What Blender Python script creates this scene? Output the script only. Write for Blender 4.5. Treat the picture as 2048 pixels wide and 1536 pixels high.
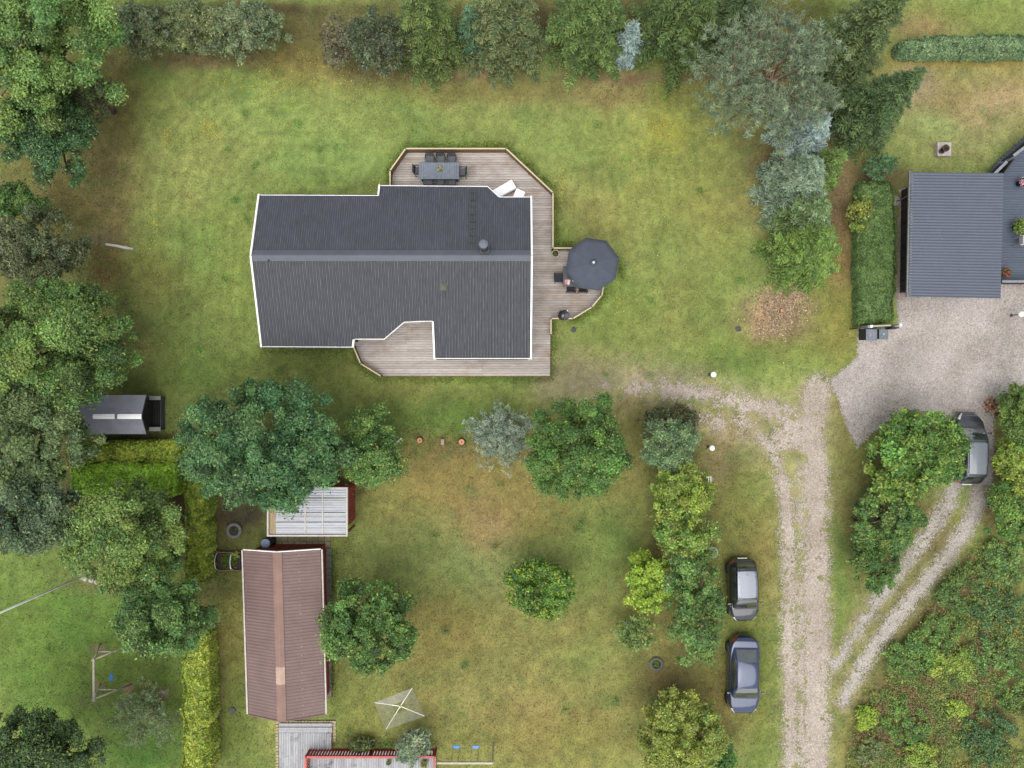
import bpy, bmesh, math, random
import numpy as np
from mathutils import Vector, Matrix

for o in list(bpy.data.objects):
    bpy.data.objects.remove(o)
scene = bpy.context.scene
COL = scene.collection
PI = math.pi
S, H = 33.0, 42.0            # photo pixels per metre at ground level, camera height in metres
EXP = 1.75                   # what a white ground patch would show, used to turn seen colours into base colours

# ------------------------------------------------------------------ camera, sky, sun, exposure
cam = bpy.data.cameras.new('camera')
cam.sensor_width = 36.0
cam.lens = 36.0 * H / (2048 / S)
cam.clip_start = 0.5
cam.clip_end = 2000
camo = bpy.data.objects.new('camera', cam)
camo.location = (0, 0, H)
camo.rotation_euler = (0, 0, 0)
COL.objects.link(camo)
scene.camera = camo

SUN_EL, SUN_AZ = 70.0, 200.0   # degrees; soft light from the south south west behind thin cloud
world = bpy.data.worlds.new('World')
scene.world = world
world.use_nodes = True
nt = world.node_tree
nt.nodes.clear()
out = nt.nodes.new('ShaderNodeOutputWorld')
bg = nt.nodes.new('ShaderNodeBackground')
hs = nt.nodes.new('ShaderNodeHueSaturation')
sky = nt.nodes.new('ShaderNodeTexSky')
sky.sky_type = 'NISHITA'
sky.sun_disc = False
sky.sun_elevation = math.radians(SUN_EL)
sky.sun_rotation = math.radians(SUN_AZ)
sky.dust_density = 2.0
hs.inputs['Saturation'].default_value = 0.22
bg.inputs['Strength'].default_value = 0.10
nt.links.new(sky.outputs[0], hs.inputs['Color'])
nt.links.new(hs.outputs[0], bg.inputs['Color'])
nt.links.new(bg.outputs[0], out.inputs['Surface'])

sun = bpy.data.lights.new('sun', 'SUN')
sun.energy = 1.45
sun.angle = math.radians(75)
sun.color = (1.0, 0.97, 0.92)
suno = bpy.data.objects.new('sun', sun)
el, az = math.radians(SUN_EL), math.radians(SUN_AZ)
sd = Vector((math.sin(az) * math.cos(el), math.cos(az) * math.cos(el), math.sin(el)))
suno.rotation_euler = sd.to_track_quat('Z', 'Y').to_euler()
suno.location = (0, -20, 60)
COL.objects.link(suno)

vs = scene.view_settings
vs.view_transform = 'Standard'
vs.look = 'None'
vs.gamma = 1.0
vs.exposure = 1.36
vs.use_curve_mapping = False
scene.cycles.use_denoising = True
scene.cycles.max_bounces = 6
scene.cycles.diffuse_bounces = 3
scene.cycles.glossy_bounces = 3
scene.cycles.transmission_bounces = 4
scene.cycles.transparent_max_bounces = 6

# ------------------------------------------------------------------ helpers
rng = np.random.default_rng(7)

def W(px, py, z=0.0):
    k = (H - z) / H / S
    return Vector(((px - 1024) * k, (768 - py) * k, z))

def lin(c):
    c = c / 255.0
    return c / 12.92 if c <= 0.04045 else ((c + 0.055) / 1.055) ** 2.4

def C(r, g, b, f=1.0):
    return (lin(r) / EXP * f, lin(g) / EXP * f, lin(b) / EXP * f)

def srgb_arr(a):
    a = np.asarray(a, dtype=float) / 255.0
    return np.where(a <= 0.04045, a / 12.92, ((a + 0.055) / 1.055) ** 2.4) / EXP

def leafcol(a, f=.98, d=.06):
    a = np.clip(np.asarray(a, dtype=float), 8, 245)
    g = (a @ np.array([.3, .59, .11]))[..., None]
    return srgb_arr(a + (g - a) * d) * f * np.array([1.04, 1.0, .88])

_lat = {}
def vnoise(x, y, cell, seed):
    key = seed
    if key not in _lat:
        _lat[key] = np.random.default_rng(seed).random((256, 256))
    L = _lat[key]
    u, v = np.asarray(x) / cell + 1000.37, np.asarray(y) / cell + 1000.71
    i, j = np.floor(u).astype(int), np.floor(v).astype(int)
    fu, fv = u - i, v - j
    fu = fu * fu * (3 - 2 * fu)
    fv = fv * fv * (3 - 2 * fv)
    a, b = L[i % 256, j % 256], L[(i + 1) % 256, j % 256]
    c, d = L[i % 256, (j + 1) % 256], L[(i + 1) % 256, (j + 1) % 256]
    return (a * (1 - fu) + b * fu) * (1 - fv) + (c * (1 - fu) + d * fu) * fv

def fbm(x, y, cell, seed, octs=4):
    t, amp, tot = 0, 1.0, 0
    for k in range(octs):
        t = t + amp * vnoise(x, y, cell / 2 ** k, seed + k)
        tot += amp
        amp *= 0.55
    return t / tot

ORG = {}
def origin(o):
    return ORG.get(o.name, Vector((0, 0, 0))) if o is not None else Vector((0, 0, 0))

def tag(o, label=None, cat=None, group=None, kind=None):
    if label: o['label'] = label
    if cat: o['category'] = cat
    if group: o['group'] = group
    if kind: o['kind'] = kind
    return o

def thing(name, label, cat, loc=(0, 0, 0), group=None):
    o = bpy.data.objects.new(name, None)
    o.empty_display_size = 0.2
    COL.objects.link(o)
    o.location = loc
    ORG[o.name] = Vector(loc)
    return tag(o, label, cat, group)

def copy_tree(o, parent=None):
    c = o.copy()
    COL.objects.link(c)
    c.parent = parent
    for ch in list(o.children):
        copy_tree(ch, c)
    return c

class MB:
    """collects simple solids, then links them as one mesh object"""
    def __init__(self):
        self.v, self.f = [], []
    def add(self, vs, fs):
        n = len(self.v)
        self.v += [tuple(p) for p in vs]
        self.f += [tuple(i + n for i in q) for q in fs]
        return self
    def box(self, x0, x1, y0, y1, z0, z1):
        return self.add([(x0, y0, z0), (x1, y0, z0), (x1, y1, z0), (x0, y1, z0),
                         (x0, y0, z1), (x1, y0, z1), (x1, y1, z1), (x0, y1, z1)],
                        [(0, 3, 2, 1), (4, 5, 6, 7), (0, 1, 5, 4), (1, 2, 6, 5), (2, 3, 7, 6), (3, 0, 4, 7)])
    def bar(self, p, q, w, h, up=(0, 0, 1)):
        p, q = Vector(p), Vector(q)
        d = (q - p).normalized()
        up = Vector(up)
        s = d.cross(up)
        if s.length < 1e-4:
            s = d.cross(Vector((1, 0, 0)))
        s.normalize()
        u = s.cross(d).normalized()
        vs = []
        for c in (p, q):
            for a, b in ((-1, -1), (1, -1), (1, 1), (-1, 1)):
                vs.append(c + s * (a * w / 2) + u * (b * h / 2))
        return self.add(vs, [(0, 1, 2, 3), (7, 6, 5, 4), (0, 4, 5, 1), (1, 5, 6, 2), (2, 6, 7, 3), (3, 7, 4, 0)])
    def tube(self, pts, rad, n=8, cap=True):
        pts = [Vector(p) for p in pts]
        rads = rad if isinstance(rad, (list, tuple)) else [rad] * len(pts)
        base = len(self.v)
        prev = None
        for i, p in enumerate(pts):
            a = pts[max(i - 1, 0)]
            b = pts[min(i + 1, len(pts) - 1)]
            d = (b - a).normalized()
            if prev is None:
                prev = d.orthogonal().normalized()
            s = (prev - d * prev.dot(d))
            s = s.normalized() if s.length > 1e-5 else d.orthogonal().normalized()
            prev = s
            t = d.cross(s)
            for k in range(n):
                an = 2 * PI * k / n
                self.v.append(tuple(p + (s * math.cos(an) + t * math.sin(an)) * rads[i]))
        for i in range(len(pts) - 1):
            for k in range(n):
                a, b = base + i * n + k, base + i * n + (k + 1) % n
                self.f.append((a, b, b + n, a + n))
        if cap:
            self.f.append(tuple(base + k for k in reversed(range(n))))
            e = base + (len(pts) - 1) * n
            self.f.append(tuple(e + k for k in range(n)))
        return self
    def lathe(self, c, prof, n=16):
        """prof: list of (radius, z) from bottom to top"""
        c = Vector(c)
        base = len(self.v)
        for r, z in prof:
            for k in range(n):
                an = 2 * PI * k / n
                self.v.append((c.x + r * math.cos(an), c.y + r * math.sin(an), c.z + z))
        for i in range(len(prof) - 1):
            for k in range(n):
                a, b = base + i * n + k, base + i * n + (k + 1) % n
                self.f.append((a, b, b + n, a + n))
        self.f.append(tuple(base + k for k in reversed(range(n))))
        e = base + (len(prof) - 1) * n
        self.f.append(tuple(e + k for k in range(n)))
        return self
    def prism(self, pts, z0, z1):
        n = len(pts)
        a = sum(pts[i][0] * pts[(i + 1) % n][1] - pts[(i + 1) % n][0] * pts[i][1] for i in range(n))
        if a < 0:
            pts = list(reversed(pts))
        vs = [(p[0], p[1], z0) for p in pts] + [(p[0], p[1], z1) for p in pts]
        fs = [tuple(reversed(range(n))), tuple(range(n, 2 * n))]
        fs += [(i, (i + 1) % n, n + (i + 1) % n, n + i) for i in range(n)]
        return self.add(vs, fs)
    def grid(self, P):
        """P: rows x cols of points"""
        r, c = len(P), len(P[0])
        base = len(self.v)
        for row in P:
            self.v += [tuple(p) for p in row]
        for i in range(r - 1):
            for j in range(c - 1):
                a = base + i * c + j
                self.f.append((a, a + 1, a + c + 1, a + c))
        return self
    def build(self, name, mat, parent=None, smooth=False, bevel=0):
        og = origin(parent)
        me = bpy.data.meshes.new(name)
        me.from_pydata([(x - og.x, y - og.y, z - og.z) for x, y, z in self.v], [], self.f)
        me.materials.append(mat)
        me.update()
        if smooth:
            me.polygons.foreach_set('use_smooth', [True] * len(me.polygons))
        o = bpy.data.objects.new(name, me)
        COL.objects.link(o)
        if parent is not None:
            o.parent = parent
            ORG[o.name] = og
        if bevel:
            m = o.modifiers.new('edge', 'BEVEL')
            m.width = bevel
            m.segments = 2
            m.limit_method = 'ANGLE'
        return o

def fast_mesh(name, V, F, mat, parent=None, col=None, smooth=False):
    """V (n,3); F (m,k) with one k; col (n,3) point colours"""
    og = origin(parent)
    V = np.asarray(V, dtype=np.float32) - np.array(og, dtype=np.float32)
    F = np.asarray(F, dtype=np.int32)
    m, k = F.shape
    me = bpy.data.meshes.new(name)
    me.vertices.add(len(V))
    me.vertices.foreach_set('co', V.ravel())
    me.loops.add(m * k)
    me.loops.foreach_set('vertex_index', F.ravel())
    me.polygons.add(m)
    me.polygons.foreach_set('loop_start', np.arange(0, m * k, k, dtype=np.int32))
    if col is not None:
        a = me.attributes.new('Col', 'FLOAT_COLOR', 'POINT')
        c4 = np.ones((len(V), 4), dtype=np.float32)
        c4[:, :3] = col
        a.data.foreach_set('color', c4.ravel())
    me.materials.append(mat)
    me.update(calc_edges=True)
    if smooth:
        me.polygons.foreach_set('use_smooth', np.ones(m, dtype=bool))
    o = bpy.data.objects.new(name, me)
    COL.objects.link(o)
    if parent is not None:
        o.parent = parent
        ORG[o.name] = og
    return o

# ------------------------------------------------------------------ materials
def new_mat(name):
    m = bpy.data.materials.new(name)
    m.use_nodes = True
    t = m.node_tree
    return m, t, t.nodes['Principled BSDF']

def N(t, kind, **kw):
    n = t.nodes.new(kind)
    for k, v in kw.items():
        setattr(n, k, v)
    return n

def mixc(t, fac, a, b, blend='MIX'):
    n = t.nodes.new('ShaderNodeMix')
    n.data_type = 'RGBA'
    n.blend_type = blend
    for idx, val in ((0, fac), (6, a), (7, b)):
        if isinstance(val, (int, float)):
            n.inputs[idx].default_value = val
        elif isinstance(val, tuple):
            n.inputs[idx].default_value = (*val[:3], 1)
        else:
            t.links.new(val, n.inputs[idx])
    return n.outputs[2]

def noise_tex(t, scale, detail=4, rough=0.6, vec=None, stretch=None, coord='Object'):
    n = N(t, 'ShaderNodeTexNoise')
    n.inputs['Scale'].default_value = scale
    n.inputs['Detail'].default_value = detail
    n.inputs['Roughness'].default_value = rough
    if vec is None:
        tc = N(t, 'ShaderNodeTexCoord')
        vec = tc.outputs[coord]
        if stretch:
            mp = N(t, 'ShaderNodeMapping')
            mp.inputs['Scale'].default_value = stretch
            t.links.new(vec, mp.inputs['Vector'])
            vec = mp.outputs['Vector']
    t.links.new(vec, n.inputs['Vector'])
    return n.outputs['Fac']

def ramp(t, fac, lo, hi):
    n = N(t, 'ShaderNodeMapRange')
    n.inputs['From Min'].default_value = lo
    n.inputs['From Max'].default_value = hi
    t.links.new(fac, n.inputs['Value'])
    return n.outputs['Result']

def mat(name, c, rough=0.6, c2=None, scale=6.0, stretch=None, bump=0.0, bscale=40.0, metal=0.0, spec=0.5,
        rnd=0.0, coat=0.0, contrast=(0.35, 0.65), stain=None, stain_scale=1.3, stain_rng=(0.55, 0.75)):
    """procedural paint / wood / stone: two tones by noise, optional per-object tint, stains and relief"""
    m, t, b = new_mat(name)
    c2 = c2 or tuple(x * 0.8 for x in c)
    f = ramp(t, noise_tex(t, scale, stretch=stretch), *contrast)
    colr = mixc(t, f, c, c2)
    if stain:
        fs = ramp(t, noise_tex(t, stain_scale, 5, 0.65, stretch=(1, 1.6, 1)), *stain_rng)
        colr = mixc(t, fs, colr, stain)
    if rnd:
        oi = N(t, 'ShaderNodeObjectInfo')
        mr = N(t, 'ShaderNodeMapRange')
        mr.inputs['To Min'].default_value = 1 - rnd
        mr.inputs['To Max'].default_value = 1 + rnd
        t.links.new(oi.outputs['Random'], mr.inputs['Value'])
        hv = N(t, 'ShaderNodeHueSaturation')
        t.links.new(mr.outputs['Result'], hv.inputs['Value'])
        t.links.new(colr, hv.inputs['Color'])
        colr = hv.outputs['Color']
    t.links.new(colr, b.inputs['Base Color'])
    b.inputs['Roughness'].default_value = rough
    b.inputs['Metallic'].default_value = metal
    b.inputs['Specular IOR Level'].default_value = spec
    b.inputs['Coat Weight'].default_value = coat
    b.inputs['Coat Roughness'].default_value = 0.06
    if bump:
        bp = N(t, 'ShaderNodeBump')
        bp.inputs['Strength'].default_value = bump
        bp.inputs['Distance'].default_value = 0.02
        t.links.new(noise_tex(t, bscale, 5, 0.7, stretch=stretch), bp.inputs['Height'])
        t.links.new(bp.outputs['Normal'], b.inputs['Normal'])
    return m

def leaf_mat(name, trans=0.2, rough=0.55):
    m, t, b = new_mat(name)
    at = N(t, 'ShaderNodeAttribute')
    at.attribute_name = 'Col'
    b.inputs['Roughness'].default_value = rough
    b.inputs['Specular IOR Level'].default_value = 0.3
    t.links.new(at.outputs['Color'], b.inputs['Base Color'])
    tr = N(t, 'ShaderNodeBsdfTranslucent')
    hv = N(t, 'ShaderNodeHueSaturation')
    hv.inputs['Saturation'].default_value = 1.15
    hv.inputs['Value'].default_value = 1.1
    t.links.new(at.outputs['Color'], hv.inputs['Color'])
    t.links.new(hv.outputs['Color'], tr.inputs['Color'])
    mx = N(t, 'ShaderNodeMixShader')
    mx.inputs[0].default_value = trans
    t.links.new(b.outputs[0], mx.inputs[1])
    t.links.new(tr.outputs[0], mx.inputs[2])
    t.links.new(mx.outputs[0], t.nodes['Material Output'].inputs['Surface'])
    return m

M = {}
M['leaf'] = leaf_mat('leaf')
M['needle'] = leaf_mat('needle', 0.12, 0.6)
M['bark'] = mat('bark', C(120, 105, 88), 0.9, C(78, 66, 54), 9, (1, 1, .25), .6, 30)
M['pinebark'] = mat('pine_bark', C(160, 130, 105), 0.9, C(110, 90, 72), 9, (1, 1, .25), .6, 30)
M['white'] = mat('white_paint', (.72, .72, .70), 0.5, (.60, .60, .57), 3)
M['black'] = mat('black_stain', C(46, 43, 44), 0.7, C(30, 28, 30), 4, (1, 1, .2), .3, 30)
M['darkgrey'] = mat('dark_grey', C(66, 68, 74), 0.6, C(52, 54, 60), 5)
M['metal'] = mat('galvanised', C(165, 168, 170), 0.35, C(130, 134, 138), 8, metal=0.7)
M['soil'] = mat('soil', C(78, 60, 50), 0.95, C(52, 42, 36), 8, None, .9, 30)
M['rope'] = mat('rope', C(190, 180, 150), 0.9, C(150, 140, 112), 20)
M['pot'] = mat('pot', C(205, 200, 175), 0.7, C(170, 165, 140), 9, None, .2)
M['stone'] = mat('stone', C(206, 198, 190), 0.9, C(172, 165, 156), 7, None, .5, 30)

def attr_mat(name, fine=18.0, amp=0.35, amp2=0.25, bump=0.6, rough=0.95, pebble=0.0):
    m, t, b = new_mat(name)
    at = N(t, 'ShaderNodeAttribute')
    at.attribute_name = 'Col'
    n1 = ramp(t, noise_tex(t, fine, 3, 0.75), 0.25, 0.75)
    n2 = ramp(t, noise_tex(t, 7.5, 4, 0.75), 0.3, 0.7)
    hv = N(t, 'ShaderNodeHueSaturation')
    ma = N(t, 'ShaderNodeMath', operation='MULTIPLY_ADD')
    ma.inputs[1].default_value = amp
    ma.inputs[2].default_value = 1 - amp / 2
    t.links.new(n1, ma.inputs[0])
    mb = N(t, 'ShaderNodeMath', operation='MULTIPLY_ADD')
    mb.inputs[1].default_value = amp2
    mb.inputs[2].default_value = 1 - amp2 / 2
    t.links.new(n2, mb.inputs[0])
    mm = N(t, 'ShaderNodeMath', operation='MULTIPLY')
    t.links.new(ma.outputs[0], mm.inputs[0])
    t.links.new(mb.outputs[0], mm.inputs[1])
    val = mm.outputs[0]
    if pebble:
        tc = N(t, 'ShaderNodeTexCoord')
        vo = N(t, 'ShaderNodeTexVoronoi')
        vo.inputs['Scale'].default_value = 17.0
        t.links.new(tc.outputs['Object'], vo.inputs['Vector'])
        sp = N(t, 'ShaderNodeSeparateColor')
        t.links.new(vo.outputs['Color'], sp.inputs[0])
        mp = N(t, 'ShaderNodeMath', operation='MULTIPLY_ADD')
        mp.inputs[1].default_value = pebble
        mp.inputs[2].default_value = 1 - pebble / 2
        t.links.new(sp.outputs[0], mp.inputs[0])
        m3 = N(t, 'ShaderNodeMath', operation='MULTIPLY')
        t.links.new(mp.outputs[0], m3.inputs[0])
        t.links.new(val, m3.inputs[1])
        val = m3.outputs[0]
    t.links.new(val, hv.inputs['Value'])
    t.links.new(at.outputs['Color'], hv.inputs['Color'])
    t.links.new(hv.outputs['Color'], b.inputs['Base Color'])
    b.inputs['Roughness'].default_value = rough
    b.inputs['Specular IOR Level'].default_value = 0.15
    bp = N(t, 'ShaderNodeBump')
    bp.inputs['Strength'].default_value = bump
    bp.inputs['Distance'].default_value = 0.04
    t.links.new(noise_tex(t, fine * 1.3, 4, 0.75), bp.inputs['Height'])
    t.links.new(bp.outputs['Normal'], b.inputs['Normal'])
    return m
# ================================================================== GROUND
# patches of lawn, dry grass, soil and some painted shade: centre, radii (photo pixels), colour, strength
BASE = (138, 152, 84)
PATCH = [
    # southern lawn: drier, olive
    (1000, 1250, 420, 330, (137, 136, 79), .9), (1180, 1050, 260, 190, (134, 127, 74), .75),
    (900, 1000, 170, 110, (146, 126, 76), .75), (1080, 1400, 200, 140, (150, 136, 86), .7),
    (860, 1130, 150, 90, (112, 132, 74), .7), (1200, 1100, 110, 90, (104, 128, 66), .6),
    (960, 1040, 60, 45, (158, 132, 96), .6), (1000, 1130, 90, 60, (130, 146, 92), .55),
    (900, 1250, 90, 70, (124, 112, 62), .5), (1170, 1330, 120, 70, (128, 138, 76), .6),
    (1130, 1480, 120, 60, (140, 132, 74), .6), (700, 1420, 60, 70, (110, 122, 60), .6),
    (450, 1300, 60, 200, (112, 104, 58), .8), (470, 1450, 60, 90, (104, 116, 56), .7),
    (415, 1400, 22, 170, (96, 78, 58), .9), (430, 1090, 40, 60, (96, 88, 58), .8),
    (470, 1070, 60, 50, (96, 100, 54), .8), (920, 1470, 60, 60, (122, 132, 72), .5),
    # front of the house
    (430, 760, 200, 70, (98, 120, 58), .8), (640, 745, 90, 40, (116, 112, 62), .6),
    (870, 790, 160, 26, (118, 120, 66), .6), (840, 830, 160, 36, (92, 118, 56), .8),
    (900, 905, 120, 30, (118, 104, 66), .7), (610, 720, 90, 20, (84, 100, 48), .6),  # last patch paints the shade below the southern eave into the grass
    (1180, 740, 110, 46, (160, 148, 112), .8), (1300, 755, 130, 22, (160, 148, 118), .7),
    (1250, 650, 120, 50, (126, 136, 74), .5), (1240, 810, 90, 30, (150, 138, 96), .6),
    (1280, 860, 60, 60, (112, 106, 64), .7),
    # northern lawn
    (560, 260, 260, 110, (142, 158, 88), .8), (700, 330, 150, 50, (126, 150, 84), .6),
    (400, 300, 120, 120, (146, 154, 90), .7), (330, 200, 90, 60, (148, 158, 88), .6),
    (360, 620, 120, 130, (124, 142, 78), .7), (450, 560, 60, 160, (130, 146, 76), .6),
    (300, 560, 60, 60, (122, 120, 64), .5), (260, 700, 40, 60, (112, 104, 66), .6),
    (900, 220, 260, 46, (132, 144, 82), .6), (1000, 180, 260, 28, (134, 124, 74), .8),
    (1240, 190, 160, 26, (140, 118, 82), .8), (760, 140, 130, 30, (126, 112, 76), .8),
    (420, 118, 180, 20, (130, 114, 82), .85), (600, 60, 60, 50, (118, 102, 66), .8),
    (600, 120, 60, 40, (134, 126, 68), .6), (1330, 190, 40, 26, (92, 104, 46), .7),
    (1150, 300, 120, 110, (136, 148, 84), .7), (1290, 330, 110, 160, (148, 152, 84), .7),
    (1380, 440, 90, 130, (136, 138, 74), .6), (1190, 420, 60, 60, (138, 124, 78), .4),
    (1320, 500, 90, 100, (126, 140, 78), .6), (1400, 620, 90, 80, (128, 132, 74), .6),
    (1250, 600, 60, 60, (118, 136, 66), .5), (1480, 720, 90, 50, (108, 126, 62), .7),
    (1330, 270, 40, 50, (156, 146, 62), .4),
    # brown strip along the western trees
    (220, 300, 50, 130, (134, 126, 80), .8), (215, 430, 50, 110, (140, 124, 82), .8),
    (205, 560, 36, 60, (112, 94, 54), .9), (240, 210, 46, 50, (110, 104, 56), .85),
    (100, 380, 80, 60, (114, 106, 62), .9), (200, 480, 40, 20, (132, 118, 98), .6),
    (60, 600, 120, 400, (106, 104, 62), .85), (60, 150, 150, 140, (110, 110, 62), .85),
    (270, 770, 60, 30, (92, 104, 50), .8), (260, 885, 130, 16, (76, 74, 44), .9),  # last patch is shade between shed and hedge, painted into the ground colour
    # lower left garden
    (120, 1240, 180, 130, (106, 132, 62), .95), (100, 1360, 160, 100, (110, 134, 64), .95),
    (290, 1360, 90, 130, (86, 108, 48), .95), (280, 1500, 90, 60, (82, 108, 50), .95),
    (300, 1010, 180, 80, (66, 54, 42), .9), (170, 1010, 46, 34, (82, 52, 44), .95),
    (200, 1160, 60, 24, (128, 108, 84), .6), (200, 1297, 12, 9, (150, 124, 108), .9),
    (258, 1372, 12, 9, (150, 124, 108), .9), (198, 1370, 9, 8, (140, 118, 98), .8),
    (325, 1386, 12, 9, (132, 118, 108), .9), (190, 1400, 30, 12, (110, 102, 72), .5),
    (493, 1028, 34, 26, (60, 52, 50), 1.0), (540, 900, 150, 110, (92, 92, 56), .8),
    (600, 985, 80, 20, (50, 40, 34), .9),
    # verge by the parked cars and the road
    (1480, 1050, 80, 180, (124, 126, 68), .8), (1490, 1250, 60, 150, (116, 118, 62), .7),
    (1420, 1400, 110, 90, (128, 118, 70), .8), (1530, 1400, 30, 160, (112, 128, 60), .7),
    (1530, 1150, 20, 90, (144, 130, 80), .5), (1380, 1100, 70, 220, (108, 102, 62), .6),
    (1330, 1380, 40, 30, (110, 92, 64), .7), (1530, 870, 90, 60, (148, 138, 96), .6),
    (1450, 860, 60, 30, (150, 132, 108), .6), (1440, 930, 50, 40, (136, 118, 92), .5),
    (1580, 680, 90, 40, (122, 132, 66), .6), (1630, 640, 60, 80, (124, 128, 64), .6),
    (1560, 622, 66, 58, (152, 132, 104), .9), (1590, 590, 20, 14, (206, 172, 128), .8),
    (1530, 610, 20, 24, (200, 164, 122), .7), (1690, 620, 40, 90, (132, 128, 66), .6),
    (1690, 950, 40, 130, (126, 126, 72), .8), (1700, 1050, 30, 70, (140, 128, 84), .5),
    (1680, 1190, 18, 130, (104, 134, 62), .9), (1700, 1440, 30, 90, (126, 124, 70), .7),
    (1760, 870, 40, 40, (112, 128, 62), .8), (1800, 845, 40, 20, (134, 112, 76), .8),
    (1640, 800, 40, 30, (148, 138, 96), .6), (1680, 860, 18, 60, (132, 126, 72), .7),
    (1860, 1060, 60, 60, (132, 110, 74), .8), (1830, 1200, 60, 120, (124, 112, 66), .8),
    (1985, 880, 16, 80, (128, 112, 70), .8), (1985, 1020, 20, 60, (130, 106, 72), .8),
    # wild corner
    (1900, 1350, 180, 220, (118, 112, 66), .9), (1990, 1400, 60, 60, (126, 106, 70), .7),
    (1760, 1430, 60, 90, (116, 98, 66), .8), (2020, 1250, 60, 120, (112, 104, 62), .8),
    (1950, 1430, 60, 40, (132, 106, 76), .6), (1780, 1010, 70, 150, (104, 98, 58), .8),
    # neighbour's lawn, top right
    (1930, 170, 170, 60, (156, 142, 92), .95), (1930, 250, 170, 80, (150, 146, 96), .95),
    (1830, 180, 40, 40, (166, 148, 122), .9), (1990, 210, 50, 40, (168, 148, 112), .7),
    (1900, 200, 60, 30, (150, 128, 90), .6), (1940, 120, 130, 12, (150, 124, 60), .8),
    (1940, 40, 170, 34, (134, 142, 82), .9), (1850, 60, 60, 26, (152, 130, 92), .7),
    (1960, 20, 90, 20, (128, 138, 72), .7), (1880, 255, 60, 24, (142, 158, 98), .6),
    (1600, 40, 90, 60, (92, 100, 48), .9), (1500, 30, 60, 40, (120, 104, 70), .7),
    (1600, 300, 110, 190, (112, 94, 66), .85), (1680, 420, 30, 90, (134, 108, 84), .9),
    (1690, 510, 26, 60, (130, 110, 70), .8), (1760, 360, 60, 30, (120, 100, 76), .8),
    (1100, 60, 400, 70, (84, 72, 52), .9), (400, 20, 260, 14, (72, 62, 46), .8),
    (960, 150, 60, 12, (134, 106, 86), .7), (1300, 155, 200, 10, (128, 100, 82), .7),
]

def inpoly(px, py, poly):
    r = np.zeros(px.shape, bool)
    n = len(poly)
    for i in range(n):
        x1, y1 = poly[i]
        x2, y2 = poly[(i + 1) % n]
        if y1 == y2:
            continue
        cnd = ((y1 > py) != (y2 > py)) & (px < (x2 - x1) * (py - y1) / (y2 - y1) + x1)
        r ^= cnd
    return r

def dist_poly(px, py, poly, closed=True):
    d = np.full(px.shape, 1e9)
    n = len(poly)
    for i in range(n if closed else n - 1):
        a, b = np.array(poly[i], float), np.array(poly[(i + 1) % n], float)
        ab = b - a
        t = np.clip(((px - a[0]) * ab[0] + (py - a[1]) * ab[1]) / (ab @ ab), 0, 1)
        d = np.minimum(d, np.hypot(px - a[0] - t * ab[0], py - a[1] - t * ab[1]))
    return d

R_MAIN = [(1632, 1560), (1632, 1300), (1632, 1100), (1630, 950), (1622, 860), (1626, 800), (1638, 775)]
R_LEFT = [(1582, 1560), (1580, 1300), (1578, 1100), (1572, 1000), (1560, 950)]
R_BEND = [(1600, 880), (1580, 840), (1520, 812), (1440, 795), (1360, 782), (1280, 775), (1200, 772), (1110, 774)]
R_BEND2 = [(1560, 950), (1545, 900), (1500, 850), (1440, 845), (1400, 840)]
T_L = [(1912, 955), (1895, 1010), (1868, 1050), (1838, 1090), (1800, 1145), (1755, 1200), (1715, 1260), (1690, 1300), (1668, 1335)]
T_R = [(1962, 955), (1958, 1000), (1935, 1050), (1900, 1105), (1850, 1165), (1800, 1225), (1755, 1285), (1725, 1330), (1700, 1375), (1685, 1405)]

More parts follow.
